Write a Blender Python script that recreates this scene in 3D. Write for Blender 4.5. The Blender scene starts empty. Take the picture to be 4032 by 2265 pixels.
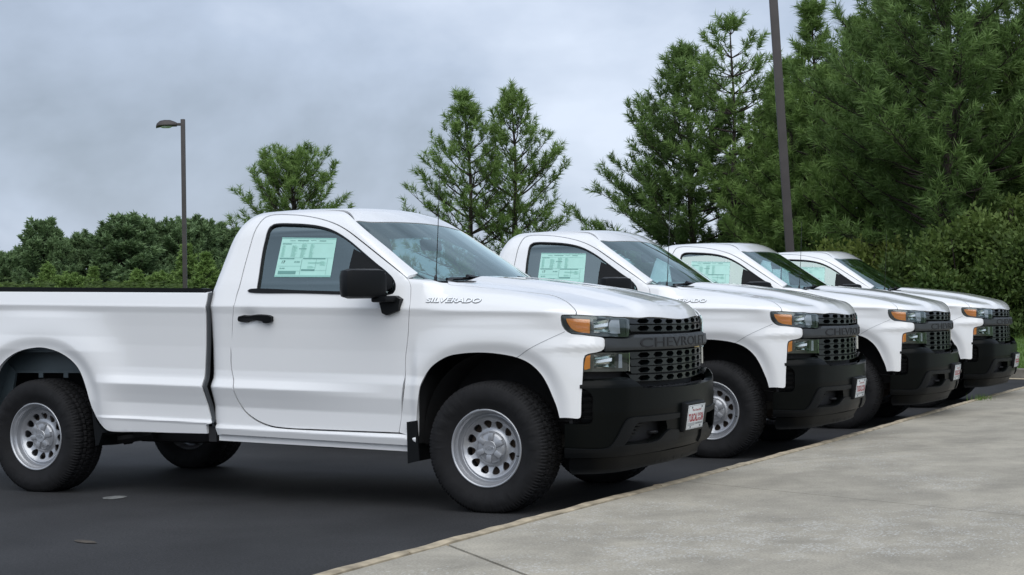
import bpy, bmesh, math, random
import numpy as np
from mathutils import Vector, Matrix, geometry
random.seed(7); RNG=np.random.default_rng(11)
SC=bpy.context.scene; COL=SC.collection; R=math.radians
# ---------------------------------------------------------------- camera
cam_data=bpy.data.cameras.new('camera'); cam=bpy.data.objects.new('camera',cam_data); COL.objects.link(cam); SC.camera=cam
_yaw,_pitch,_roll=-.4573,.0175,-.0169
_d=Vector((math.sin(_yaw)*math.cos(_pitch),math.cos(_yaw)*math.cos(_pitch),math.sin(_pitch)))
_r=Vector((math.cos(_yaw),-math.sin(_yaw),0)); _u=_r.cross(_d)
_r2=_r*math.cos(_roll)+_u*math.sin(_roll); _u2=-_r*math.sin(_roll)+_u*math.cos(_roll)
cam.matrix_world=Matrix(((_r2.x,_u2.x,-_d.x,4.2282),(_r2.y,_u2.y,-_d.y,-9.1815),(_r2.z,_u2.z,-_d.z,1.184),(0,0,0,1)))
cam_data.sensor_width=36; cam_data.lens=36*6068.5/4032; cam_data.clip_start=.05; cam_data.clip_end=3000
# ---------------------------------------------------------------- world: Nishita sky behind a broken overcast
W=bpy.data.worlds.new('World'); SC.world=W; W.use_nodes=True; nt=W.node_tree; N=nt.nodes; L=nt.links; N.clear()
SUN_EL,SUN_AZ=52,152      # degrees; azimuth measured clockwise from +Y
sky=N.new('ShaderNodeTexSky'); sky.sky_type='NISHITA'; sky.sun_disc=False; sky.sun_elevation=R(SUN_EL); sky.sun_rotation=R(SUN_AZ)
sky.air_density=1.2; sky.dust_density=2.0
bg=N.new('ShaderNodeBackground'); bg.inputs['Strength'].default_value=.10
bg2=N.new('ShaderNodeBackground'); bg2.inputs['Strength'].default_value=.90
mixs=N.new('ShaderNodeMixShader'); mixs.inputs[0].default_value=.88; out=N.new('ShaderNodeOutputWorld')
tc=N.new('ShaderNodeTexCoord'); mp=N.new('ShaderNodeMapping'); mp.inputs['Scale'].default_value=(1.0,1.0,1.55); mp.inputs['Location'].default_value=(.35,.1,.22)
n1=N.new('ShaderNodeTexNoise'); n1.inputs['Scale'].default_value=3.4; n1.inputs['Detail'].default_value=6; n1.inputs['Roughness'].default_value=.52; n1.inputs['Distortion'].default_value=.15
cr=N.new('ShaderNodeValToRGB'); e=cr.color_ramp.elements
e[0].position=.36; e[0].color=(.285,.335,.415,1); e[1].position=.66; e[1].color=(.65,.72,.85,1)
m=cr.color_ramp.elements.new(.50); m.color=(.43,.50,.625,1)
L.new(tc.outputs['Generated'],mp.inputs[0]); L.new(mp.outputs[0],n1.inputs['Vector']); L.new(n1.outputs[0],cr.inputs[0]); L.new(cr.outputs[0],bg2.inputs[0])
L.new(sky.outputs[0],bg.inputs[0]); L.new(bg.outputs[0],mixs.inputs[1]); L.new(bg2.outputs[0],mixs.inputs[2]); L.new(mixs.outputs[0],out.inputs[0])
# ---------------------------------------------------------------- sun behind the cloud
sd=bpy.data.lights.new('sun','SUN'); sd.energy=1.5; sd.angle=R(75); sd.color=(1,.99,.955)
sun=bpy.data.objects.new('sun',sd); COL.objects.link(sun)
_sv=Vector((math.sin(R(SUN_AZ))*math.cos(R(SUN_EL)),math.cos(R(SUN_AZ))*math.cos(R(SUN_EL)),math.sin(R(SUN_EL))))
sun.rotation_euler=_sv.to_track_quat('Z','Y').to_euler(); sun.location=(20,-30,40)
vs=SC.view_settings; SC.display_settings.display_device='sRGB'; vs.view_transform='Standard'; vs.look='None'; vs.gamma=1; vs.use_curve_mapping=False; vs.exposure=0.45
SC.cycles.max_bounces=10; SC.cycles.transparent_max_bounces=16; SC.cycles.glossy_bounces=5; SC.cycles.use_denoising=True
# ---------------------------------------------------------------- materials
def mat(name,col,rough=.5,metal=0,coat=0,spec=.5,var=0,vscale=8,bump=0,bscale=60,**k):
    m=bpy.data.materials.new(name); m.use_nodes=True; t=m.node_tree; b=t.nodes['Principled BSDF']
    b.inputs['Base Color'].default_value=(*col,1); b.inputs['Roughness'].default_value=rough; b.inputs['Metallic'].default_value=metal
    b.inputs['Coat Weight'].default_value=coat; b.inputs['Coat Roughness'].default_value=.03; b.inputs['Specular IOR Level'].default_value=spec
    tc=t.nodes.new('ShaderNodeTexCoord')
    if var:
        n=t.nodes.new('ShaderNodeTexNoise'); n.inputs['Scale'].default_value=vscale; n.inputs['Detail'].default_value=6
        r=t.nodes.new('ShaderNodeMapRange'); r.inputs['From Min'].default_value=.3; r.inputs['From Max'].default_value=.7; r.inputs['To Min'].default_value=1-var; r.inputs['To Max'].default_value=1+var
        h=t.nodes.new('ShaderNodeMix'); h.data_type='RGBA'; h.blend_type='MULTIPLY'; h.inputs[0].default_value=1
        h.inputs[6].default_value=(*col,1); t.links.new(tc.outputs['Object'],n.inputs['Vector']); t.links.new(n.outputs[0],r.inputs[0]); t.links.new(r.outputs[0],h.inputs[7]); t.links.new(h.outputs[2],b.inputs['Base Color'])
    if bump:
        n=t.nodes.new('ShaderNodeTexNoise'); n.inputs['Scale'].default_value=bscale; n.inputs['Detail'].default_value=4
        bp=t.nodes.new('ShaderNodeBump'); bp.inputs['Strength'].default_value=bump; bp.inputs['Distance'].default_value=.004
        t.links.new(tc.outputs['Object'],n.inputs['Vector']); t.links.new(n.outputs[0],bp.inputs['Height']); t.links.new(bp.outputs[0],b.inputs['Normal'])
    return m
def glass(name,tint,trans,refl,rough=.0):
    """thin pane: tinted see-through mixed with a sharp reflection that grows at grazing angles"""
    m=bpy.data.materials.new(name); m.use_nodes=True; t=m.node_tree; t.nodes.clear(); o=t.nodes.new('ShaderNodeOutputMaterial')
    tr=t.nodes.new('ShaderNodeBsdfTransparent'); tr.inputs[0].default_value=tuple(c*trans for c in tint)+(1,)
    gl=t.nodes.new('ShaderNodeBsdfGlossy'); gl.inputs['Roughness'].default_value=rough; gl.inputs[0].default_value=(.80,.95,.93,1)
    fr=t.nodes.new('ShaderNodeFresnel'); fr.inputs[0].default_value=1.5
    ma=t.nodes.new('ShaderNodeMath'); ma.operation='MULTIPLY_ADD'; ma.inputs[1].default_value=1.5; ma.inputs[2].default_value=refl; ma.use_clamp=True
    mx=t.nodes.new('ShaderNodeMixShader'); t.links.new(fr.outputs[0],ma.inputs[0]); t.links.new(ma.outputs[0],mx.inputs[0]); t.links.new(tr.outputs[0],mx.inputs[1]); t.links.new(gl.outputs[0],mx.inputs[2]); t.links.new(mx.outputs[0],o.inputs[0])
    return m
M={}
M['paint']=mat('white paint',(.80,.805,.81),.30,coat=1.0,spec=.5)
M['trimgrey']=mat('dark grey seal',(.06,.066,.072),.6)
M['seam']=mat('dark seam',(.012,.012,.013),.7)
M['plastic']=mat('textured black plastic',(.0062,.0070,.0078),.42,bump=.15,bscale=900,spec=.16)
M['bumperp']=mat('satin black bumper plastic',(.0032,.0040,.0038),.30,spec=.09)
M['grille']=mat('black grille plastic',(.0065,.009,.010),.28,spec=.38)
M['bar']=mat('charcoal cross bar plastic',(.036,.040,.043),.5,spec=.4)
M['badgeface']=mat('bright badge face',(.88,.90,.92),.25,coat=.5); M['shadowseam']=mat('badge shadow and seam grey',(.16,.17,.18),.4)  # the grey paints shadow on the letter edges; also colours the panel seam
M['gloss']=mat('gloss black trim',(.01,.01,.011),.15,spec=.5)
M['rubber']=mat('tyre rubber',(.0105,.0105,.0115),.75,var=.25,vscale=14,bump=.2,bscale=200,spec=.25)
M['rim']=mat('silver painted steel',(.44,.45,.47),.34,metal=.65,coat=.4)
M['cap']=mat('silver hub cap',(.40,.41,.43),.36,metal=.55,coat=.4)
M['chrome']=mat('chrome',(.80,.82,.82),.06,metal=1)
M['reflector']=mat('lamp reflector',(.93,.93,.90),.16,metal=1)
M['amber']=mat('amber lens',(.95,.34,.03),.16,coat=1.0)
M['lens']=mat('ribbed white lens',(.66,.70,.76),.18,coat=.6)
M['smoke']=mat('smoked lamp plastic',(.055,.06,.06),.22,coat=.6)
M['olive']=mat('lamp base plastic',(.075,.072,.064),.3,coat=.5)
M['clear']=glass('clear lamp cover',(1,1,1),.96,.0)
M['wglass']=glass('windscreen glass',(.66,.92,.95),.86,.055)
M['dglass']=glass('driver side glass',(.74,.96,.94),.86,.04)
M['sglass']=glass('side glass',(.66,.92,.84),.55,.23)
M['interior']=mat('dark grey cabin trim',(.035,.037,.04),.8)
M['seat']=mat('grey vinyl seat',(.05,.052,.058),.6)
M['liner']=mat('wheel well liner',(.010,.010,.011),.85,var=.3,vscale=10)
M['frame']=mat('black chassis steel',(.012,.012,.013),.6)
M['primer']=mat('grey primed bed metal',(.050,.068,.078),.45,var=.12,vscale=6)
M['badge']=mat('chrome badge',(.90,.92,.95),.16,metal=.9)
M['gold']=mat('gold emblem',(.75,.55,.22),.3,metal=.8)
M['rust']=mat('brown brake metal',(.10,.075,.06),.6,metal=.4)
M['plate']=mat('white plate',(.72,.74,.74),.4,coat=.3)
M['red']=mat('crimson print',(.38,.02,.03),.5)
M['ink']=mat('grey print',(.12,.13,.14),.5)
M['chalk']=mat('chalk mark',(.45,.45,.43),.9)
M['yellow']=mat('yellow tread paint',(.35,.32,.12),.9)
def ss(x,a,b):
    t=np.clip((x-a)/(b-a),0,1); return t*t*(3-2*t)
def smax(a,b,k):
    h=np.maximum(k-np.abs(a-b),0)/k; return np.maximum(a,b)+h*h*k*.25
def table(pts,sig):
    """profile table through (height, half width) points, rounded by a small gaussian"""
    z=np.arange(0,2.2,.002); w=np.interp(z,[p[0] for p in pts],[p[1] for p in pts])
    n=int(4*sig/.002)+1; k=np.exp(-.5*((np.arange(-n,n+1)*.002)/sig)**2); k/=k.sum()
    return z,np.convolve(np.pad(w,n,mode='edge'),k,mode='valid')
LOW=[(.30,.90),(.345,.945),(.40,.962),(.424,.970),(.438,.947),(.56,.946)]
HIGH=[(.80,.954),(.95,.957),(1.08,.966),(1.17,.975),(1.218,.986),(1.27,.966),(1.36,.934)]
T_CREASE=table(LOW+[(.62,.966),(.690,.992),(.742,.961),(.76,.957)]+HIGH+[(1.38,.926),(1.80,.747),(2.1,.617)],.004)
T_PLAIN=table(LOW+[(.66,.966),(.75,.966)]+HIGH+[(1.38,.926),(1.80,.747),(2.1,.617)],.005)
T_BED=table([(.30,.90),(.36,.945),(.44,.958),(.452,.970),(.463,.944),(.56,.946),(.62,.966),(.690,.992),(.742,.961),(.76,.957),(.80,.954),(.95,.957),(1.08,.966),(1.17,.975),(1.212,.986),(1.225,.980),(1.30,.955),(1.33,.950)],.004)
T_BEDP=table([(.30,.93),(.44,.960),(.56,.975),(.9,.985),(1.0,.970),(1.17,.974),(1.212,.986),(1.225,.980),(1.30,.955),(1.33,.950)],.005)
T_FEND=table([(.30,.955),(.5,.962),(.9,.965),(1.10,.968),(1.18,.980),(1.208,.990),(1.25,.966),(1.31,.915),(1.38,.82)],.005)
def tb(T,z): return np.interp(z,T[0],T[1])
def arch(x,z,xc,zc,a,b,n):
    dx=np.abs(x-xc)/a; dz=np.maximum(z-zc,0)/b
    return ((dx**n+dz**n)**(1/n)-1)*.46
def flare(q,c,h,wd,lip):
    # q: metres outside the arch lip; crest at q=c
    out=h*np.exp(-np.maximum(q-c,0)**2/(2*wd**2)); inn=h-lip*(1-ss(q,-.02,c))
    e=.0035
    w=1/(1+np.exp(np.clip((q-c)/e,-40,40)))
    return w*inn+(1-w)*out
def W_cab(x,z):
    zb=z+.027*x; m=ss(x,-.62,-1.35)
    m=1-ss(x,-1.5,-.62)
    return tb(T_CREASE,zb)*m+tb(T_PLAIN,zb)*(1-m)
def ws_x(y): return -.44+.125*(1-(y/.75)**2)
def F_cab(P):
    x,y,z=P[...,0],np.abs(P[...,1]),P[...,2]
    dim=.016*np.exp(-(((x+1.715)/.062)**2+((z-1.195)/.046)**2))
    side=(y-W_cab(x,z)+dim)*np.where(z>1.40,.92,1.0)
    roof=z-(1.928-.062*y*y-.05*np.maximum(x+1.55,0)**1.6-.04*np.maximum(-1.6-x,0)**1.5)
    ws=.545*(x-ws_x(y))+.838*(z-1.40)+.03*((z-1.6)**2-.04)
    back=-(x+2.085)*.985+np.where(z>1.37,(z-1.37)*.17,0)
    A=smax(side,roof,.17); B=smax(A,back,.16); B=smax(B,-1.1-x-1.1,.01)
    return smax(B,ws,.035)
def F_glassws(P):
    x,y,z=P[...,0],np.abs(P[...,1]),P[...,2]
    return .545*(x-ws_x(y))+.838*(z-1.40)+.03*((z-1.6)**2-.04)+.012
def hood_z(x,y):
    c=np.interp(x,[-.6,-.3,.0,.19,.40,.60,.75,.88,1.1],[1.462,1.440,1.407,1.380,1.346,1.300,1.262,1.213,1.13])
    c2=c
    dome=.030*(1-ss(y,.40,.56)); 
    return c2+.030*ss(-x,.0,.55)*ss(y,.45,.90)-.028-.036*(y/.8)**2+dome-.005*(1-ss(y,.12,.24))
def plan(x,y,xc=.89,a=.205,t=(.748,.884),kc=.07,ks=.10,w=None):
    f=(x-(xc-a*y*y))/np.sqrt(1+(2*a*y)**2)
    c=.473*(x-t[0])+.881*(y-t[1])
    return smax(f,c,kc)
def F_front(P):
    x,y,z=P[...,0],np.abs(P[...,1]),P[...,2]
    zb=z+.027*x
    fr=ss(x,-.45,-.2)
    W=tb(T_FEND,zb)*fr+tb(T_PLAIN,zb)*(1-fr)
    q=arch(x,z,.02,.53,.468,.43,2.5)
    W=W+flare(q,.075,.024,.085,.024)*(1-ss(z,1.12,1.2))*ss(x,-.535,-.455)
    tip=ss(x,.25,.62)*ss(y,.74,.87)*(.011*np.interp(z,[.93,.955,.985,1.0,1.05,1.07],[0,.15,1,.95,.1,0]))
    side=y-W-tip
    top=(z-hood_z(x,y))*.95
    pl=plan(x,y)-tip*1.0+.16*np.maximum(z-1.13,0)+.10*np.maximum(.9-z,0)*ss(y,.8,.9)*0
    A=smax(side,pl,.07)
    return smax(A,top,.085-.06*ss(-x,.15,.45))
def F_bed(P):
    x,y,z=P[...,0],np.abs(P[...,1]),P[...,2]
    zb=z+.027*x
    m=ss(x,-3.05,-2.72)
    W=tb(T_BED,zb)*m+tb(T_BEDP,zb)*(1-m)
    q=arch(x,z,-3.50,.57,.500,.445,2.3)
    W=W+flare(q,.08,.030,.12,.026)*(1-ss(zb,1.12,1.21))
    return smax(y-W,zb-1.315,.02)
BOFF=([.26,.30,.345,.37,.40,.47,.60,.745,.765,.79,.825,.86],[-.10,-.075,-.045,-.03,-.02,-.012,0,0,-.004,-.02,-.075,-.12])
def F_bump(P):
    x,y,z=P[...,0],np.abs(P[...,1]),P[...,2]
    f=(x-(.955-.20*y*y))/np.sqrt(1+(.4*y)**2)
    c=.473*(x-.775)+.881*(y-.885)
    s=y-.992
    o=np.interp(z,BOFF[0],BOFF[1])
    return smax(smax(f,c,.09),s,.10)-o
class Planar:
    def __init__(s,w,u):
        s.w=np.array(w,float); s.w/=np.linalg.norm(s.w); u=np.array(u,float); u-=s.w*(u@s.w); s.u=u/np.linalg.norm(u); s.v=np.cross(s.w,s.u)
    def uv(s,P): P=np.atleast_2d(P); return np.stack([P@s.u,P@s.v],1)
    def ray(s,q): O=np.outer(q[:,0],s.u)+np.outer(q[:,1],s.v); return O,np.tile(s.w,(len(q),1)),3.2,-3.0
class Cyl:
    def __init__(s,x0=0.0,R=.9): s.x0,s.R=x0,R
    def uv(s,P): P=np.atleast_2d(P); return np.stack([np.arctan2(P[:,1],P[:,0]-s.x0)*s.R,P[:,2]],1)
    def ray(s,q):
        a=q[:,0]/s.R; O=np.stack([np.full(len(q),s.x0),np.zeros(len(q)),q[:,1]],1); return O,np.stack([np.cos(a),np.sin(a),0*a],1),1.6,.2
def solve(F,pj,q,n=160):
    O,D,t1,t0=pj.ray(q); ts=np.linspace(t1,t0,n)
    P=O[:,None,:]+D[:,None,:]*ts[None,:,None]; f=F(P); ins=f<0
    k=np.argmax(ins,1); ok=ins.any(1)&(k>0); k=np.maximum(k,1)
    a=ts[k-1]; b=ts[k]
    for _ in range(22):
        m=(a+b)/2; g=F(O+D*m[:,None])>0; a=np.where(g,m,a); b=np.where(g,b,m)
    return O+D*((a+b)/2)[:,None],ok
def grad(F,P,h=.0015):
    G=np.stack([F(P+np.eye(3)[i]*h)-F(P-np.eye(3)[i]*h) for i in range(3)],-1)
    return G/np.maximum(np.linalg.norm(G,axis=-1,keepdims=True),1e-9)
def crom(pts,closed=True,step=.02):
    """smooth line through points; a point with a truthy third value is a sharp corner"""
    n=len(pts); P=np.array([p[:2] for p in pts],float); c=[len(p)>2 and bool(p[2]) for p in pts]; out=[]
    rng=range(n) if closed else range(n-1)
    for i in rng:
        p1=P[i]; p2=P[(i+1)%n]
        p0=P[i-1] if (closed or i>0) and not c[i] else 2*p1-p2
        p3=P[(i+2)%n] if (closed or i+2<n) and not c[(i+1)%n] else 2*p2-p1
        L=np.linalg.norm(p2-p1); m=max(1,int(round(L/step)))
        d0=max(np.linalg.norm(p1-p0),1e-6)**.5; d1=max(L,1e-6)**.5; d2=max(np.linalg.norm(p3-p2),1e-6)**.5
        m1=(p1-p0)/d0-(p2-p0)/(d0+d1)+(p2-p1)/d1; m2=(p2-p1)/d1-(p3-p1)/(d1+d2)+(p3-p2)/d2
        m1*=d1; m2*=d1
        for t in np.arange(m)/m:
            out.append((2*t**3-3*t**2+1)*p1+(t**3-2*t**2+t)*m1+(-2*t**3+3*t**2)*p2+(t**3-t**2)*m2)
    if not closed: out.append(P[-1])
    return np.array(out)
PJ_SIDE=Planar((-.10,-.86,.30),(1,0,0))
PJ_CAB=Planar((-.22,-.80,.48),(1,0,0))
PJ_FEND=Planar((.34,-.82,.36),(1,0,0))
PJ_BED=Planar((0,-.97,.2),(1,0,0))
PJ_HOOD=Planar((.42,0,.9),(0,1,0))
PJ_ROOF=Planar((0,0,1),(0,1,0))
PJ_WS=Planar((.545,0,.838),(0,1,0))
PJ_BACK=Planar((-1,0,.12),(0,1,0))
CYL=Cyl(0.0,.9)

O={
'door':[(-1.4855,0.4448),(-1.459,0.5262),(-1.4282,0.5932),(-1.4205,0.6545),(-1.4084,0.7242),(-1.4034,0.8328),(-1.3969,0.9335),(-1.3902,1.0256),(-1.3846,1.0912),(-1.3807,1.1318),(-1.3759,1.1703),(-1.3711,1.2069),(-1.3619,1.2382),(-1.331,1.2572),(-1.2725,1.2598),(-1.1848,1.2492),(-1.0971,1.2359),(-0.9846,1.2095),(-0.8715,1.174),(-0.7696,1.1316),(-0.6797,1.0816),(-0.6038,1.0304),(-0.4978,0.9556),(-0.3934,0.8819),(-0.2911,0.8098),(-0.2109,0.7524),(-0.1837,0.7256),(-0.1674,0.695),(-0.1605,0.6413),(-0.157,0.5587),(-0.1803,0.4963),(-0.2002,0.4327),(-0.224,0.368),(-0.2437,0.3162),(-0.2678,0.2003),(-0.3187,0.0337),(-0.3621,-0.0857,1),(-0.6499,-0.082),(-0.9369,-0.078),(-1.172,-0.0729),(-1.2904,-0.0615),(-1.3917,-0.0298),(-1.4753,0.0246),(-1.5006,0.0752),(-1.5028,0.1395),(-1.5287,0.2424),(-1.5076,0.3742)],
'window':[(-1.2789,0.6851,1),(-1.2823,0.7754),(-1.2914,0.9029),(-1.2944,0.9947),(-1.2921,1.0592),(-1.292,1.1122),(-1.285,1.1463),(-1.2641,1.1663),(-1.2172,1.1718),(-1.1165,1.1656),(-1.0156,1.1555),(-0.913,1.1372),(-0.8181,1.1081),(-0.7321,1.0666),(-0.647,1.014),(-0.5396,0.9347),(-0.4233,0.8477),(-0.3511,0.7978),(-0.2981,0.7515),(-0.2713,0.7097),(-0.2678,0.6721),(-0.2838,0.6451),(-0.3255,0.6376,1),(-0.4433,0.6462),(-0.7191,0.6586)],
'cab_side':[(-1.7094,-0.12,1),(-0.303,-0.1561,1),(-0.2908,-0.1003,1),(-0.3625,-0.0946,1),(-0.6489,-0.0918),(-0.9335,-0.0891),(-1.1689,-0.0828),(-1.2944,-0.0693),(-1.4018,-0.0366),(-1.4854,0.019),(-1.5123,0.0716),(-1.5093,0.1365),(-1.5365,0.2424),(-1.5153,0.3742),(-1.5197,0.3203),(-1.4895,0.4448),(-1.4629,0.5262),(-1.4323,0.5942),(-1.4279,0.6573),(-1.4157,0.7261),(-1.4108,0.8348),(-1.4043,0.9355),(-1.3977,1.0277),(-1.3926,1.0945),(-1.3896,1.1365),(-1.3852,1.1768),(-1.3828,1.2158),(-1.3762,1.2503),(-1.3461,1.2726),(-1.2853,1.2749),(-1.1952,1.2628),(-1.1057,1.2482),(-0.989,1.2202),(-0.8731,1.1834),(-0.769,1.14),(-0.6768,1.0882),(-0.5994,1.0365),(-0.4934,0.9616),(-0.3894,0.8882),(-0.2869,0.8156),(-0.2051,0.7539,1),(-0.1907,0.7885),(-0.1954,0.8259,1),(-0.3,0.9009),(-0.3979,0.9752),(-0.4737,1.0299),(-0.5507,1.0854),(-0.6137,1.1326),(-0.6652,1.1723,1),(-0.784,1.2614),(-0.9232,1.2982),(-1.1175,1.3205),(-1.508,1.312),(-1.6244,1.2759),(-1.6547,1.1833),(-1.6917,0.945),(-1.7161,0.7958),(-1.7304,0.7272),(-1.7429,0.5625),(-1.7918,0.2229),(-1.7936,0.0686),(-1.724,-0.0497)],
'fender':[(-1.0313,0.9442,1),(-1.0039,0.9063),(-0.9876,0.8756),(-0.978,0.8252),(-0.9694,0.7413),(-0.9667,0.6733),(-0.9618,0.6043),(-0.9616,0.5344),(-0.963,0.4786),(-0.9471,0.3303),(-0.9462,0.1661),(-0.9497,0.0481,1),(-0.8745,0.029,1),(-0.8654,-0.0296,1),(-0.828,-0.0296,1),(-0.8455,0.1118),(-0.8468,0.2025),(-0.8392,0.3109),(-0.7923,0.4015),(-0.6978,0.4624),(-0.5997,0.4831),(-0.4838,0.4894),(-0.3673,0.4824),(-0.2503,0.4623),(-0.165,0.429),(-0.0935,0.376),(-0.046,0.3196),(-0.0056,0.2564),(0.0307,0.1934),(0.054,0.1386,1),(0.1654,0.1397),(0.1757,0.1462),(0.1776,0.1594),(0.1702,0.2272),(0.1632,0.3124),(0.1571,0.398),(0.152,0.4622),(0.1567,0.4825),(0.1728,0.4933),(0.2211,0.512),(0.2468,0.5268),(0.2605,0.5416),(0.2628,0.5589),(0.259,0.5863),(0.2537,0.5979),(0.2414,0.6002),(0.1826,0.5912),(0.1179,0.5896),(0.0619,0.5897),(0.0371,0.5993),(0.0165,0.6132),(0.0009,0.6314),(-0.009,0.6558),(-0.0129,0.6783),(-0.0077,0.688,1),(0.0732,0.6976,1),(0.0727,0.713),(0.0581,0.7345),(0.0377,0.7555),(-0.003,0.7976),(-0.0558,0.8462),(-0.1216,0.8828),(-0.2191,0.8859),(-0.3455,0.8972),(-0.4458,0.9048),(-0.5476,0.9133),(-0.6494,0.9193),(-0.7221,0.9125),(-0.7465,0.912),(-0.7585,0.9167),(-0.7674,0.9263,1),(-0.7975,0.9201),(-0.8355,0.9245),(-0.8945,0.9768),(-0.9995,1.1295),(-1.0825,1.2312,1),(-1.1317,1.2269)],
'hood_seam':[(-0.9442,-0.0386,1),(-0.9372,-0.032),(-0.9252,-0.0083),(-0.9092,0.0219),(-0.8536,0.0891),(-0.7802,0.1724),(-0.7294,0.2599),(-0.7545,0.3522),(-0.7797,0.4699),(-0.7939,0.5658),(-0.8006,0.6652),(-0.8118,0.7631),(-0.8417,0.8244),(-0.8511,0.8453),(-0.8511,0.8571),(-0.846,0.8681,1)],
'headlight':[(-0.9833,1.1428),(-0.9838,1.1659),(-0.9784,1.175,1),(-0.9142,1.1746),(-0.8152,1.1661),(-0.7265,1.1579),(-0.6161,1.1494),(-0.6083,1.1427),(-0.616,1.0461),(-0.626,1.0379),(-0.6762,1.0384),(-0.7767,1.0443),(-0.8434,1.0516),(-0.8934,1.06),(-0.9349,1.0672),(-0.9537,1.0795),(-0.9667,1.0945),(-0.9769,1.1168)],
'amber':[(-0.9613,1.1515),(-0.9593,1.1556),(-0.9543,1.1565),(-0.9102,1.1556),(-0.8774,1.1536),(-0.8475,1.1509,1),(-0.85,1.0647,1),(-0.8846,1.0695),(-0.9141,1.0773),(-0.9384,1.0957),(-0.952,1.1202),(-0.9588,1.1359)],
'lamp':[(-0.8843,0.8416,1),(-0.8812,0.9173),(-0.8778,0.931),(-0.8711,0.9388),(-0.8555,0.9443),(-0.8045,0.9526),(-0.7735,0.9536),(-0.6157,0.9463,1),(-0.623,0.8339,1)],
'lamp_amber':[(-0.8808,0.8515),(-0.8779,0.9169),(-0.875,0.9289),(-0.8684,0.9367),(-0.8482,0.9439,1),(-0.8503,0.8612,1)],
'vent':[(-0.899,0.7458),(-0.8863,0.7457),(-0.8504,0.7121),(-0.8436,0.6964),(-0.8455,0.6643),(-0.8463,0.5816),(-0.8518,0.5494),(-0.8622,0.5375),(-0.9883,0.5379)],
'surround':[(-0.9671,0.3968,1),(-0.7782,0.3991),(-0.7552,0.421),(-0.6804,0.5552),(-0.6501,0.5667),(-0.5565,0.5666),(-0.1977,0.5615,1),(-0.1926,0.449,1),(-0.3154,0.4057),(-0.7042,0.4063),(-0.6872,0.3783),(-0.8252,0.3433),(-0.966,0.3387,1)],
'pocket':[(-0.6906,0.4117,1),(-0.6665,0.4282),(-0.615,0.5236),(-0.5548,0.5335),(-0.3294,0.5254),(-0.3092,0.468),(-0.4345,0.416)],
'bed':[(-2.0733,1.1478,1),(-2.0547,1.1138),(-2.0504,1.0185),(-2.081,0.8191),(-2.1007,0.6157),(-2.077,0.529),(-2.0897,0.4618),(-2.0821,0.383),(-2.0351,0.2958,1),(-2.0823,0.2877,1),(-2.0802,0.233,1),(-2.3571,0.2332),(-2.6223,0.2344),(-2.8743,0.231),(-2.9119,0.2425),(-2.9471,0.2684),(-2.9865,0.3055),(-3.014,0.3475),(-3.0339,0.3868,1),(-3.0573,0.4618),(-3.0947,0.5671),(-3.1336,0.641),(-3.1877,0.694),(-3.2707,0.742),(-3.3695,0.7745),(-3.485,0.7903),(-3.6278,0.7906),(-3.7535,0.7726),(-3.8407,0.7387)],
'handle':[(-1.413,0.517),(-1.4043,0.5343),(-1.3773,0.5416),(-1.1646,0.5321),(-1.1471,0.5253),(-1.1536,0.502),(-1.1699,0.4956),(-1.214,0.4948),(-1.2217,0.503),(-1.3397,0.5088),(-1.3493,0.5025),(-1.394,0.5021),(-1.4108,0.5068)],
'cup':[(-1.3224,0.5432),(-1.2926,0.5502),(-1.2576,0.5504),(-1.2184,0.5458),(-1.2029,0.5347),(-1.2244,0.493),(-1.2777,0.4807),(-1.3289,0.4902)],
'seamline':[(-0.2503,0.4623),(0.0228,0.6)],
}

# ---------------------------------------------------------------- mesh helpers
def new_mesh(name,V,F,m,smooth=False,nrm=None,mi=None):
    me=bpy.data.meshes.new(name); V=np.asarray(V,np.float32)
    if isinstance(F,np.ndarray) and F.ndim==2:
        k=F.shape[1]; me.vertices.add(len(V)); me.vertices.foreach_set('co',V.ravel()); me.loops.add(F.size); me.loops.foreach_set('vertex_index',F.astype(np.int32).ravel())
        me.polygons.add(len(F)); me.polygons.foreach_set('loop_start',np.arange(0,F.size,k,dtype=np.int32)); me.polygons.foreach_set('loop_total',np.full(len(F),k,np.int32)); me.update(calc_edges=True)
    else:
        me.from_pydata([tuple(map(float,v)) for v in V],[],[tuple(map(int,f)) for f in F]); me.update()
    for x in (m if isinstance(m,(list,tuple)) else [m]): me.materials.append(x)
    if smooth is True: me.polygons.foreach_set('use_smooth',np.ones(len(me.polygons),bool))
    elif smooth is not False: me.polygons.foreach_set('use_smooth',np.asarray(smooth,bool))
    if mi is not None: me.polygons.foreach_set('material_index',np.asarray(mi,np.int32))
    if nrm is not None:
        try: me.normals_split_custom_set_from_vertices([tuple(map(float,x)) for x in nrm])
        except Exception as ex: print('normals',ex)
    return me
def obj(name,me,parent=None,loc=None,rot=None,**k):
    o=bpy.data.objects.new(name,me); COL.objects.link(o)
    if parent: o.parent=parent
    if loc is not None: o.location=loc
    if rot is not None: o.rotation_euler=rot
    for a,b in k.items(): o[a]=b
    return o
def empty(name,loc,rz=0,**k):
    o=obj(name,None,loc=loc,rot=(0,0,rz),**k); o.empty_display_size=.2; return o
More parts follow.
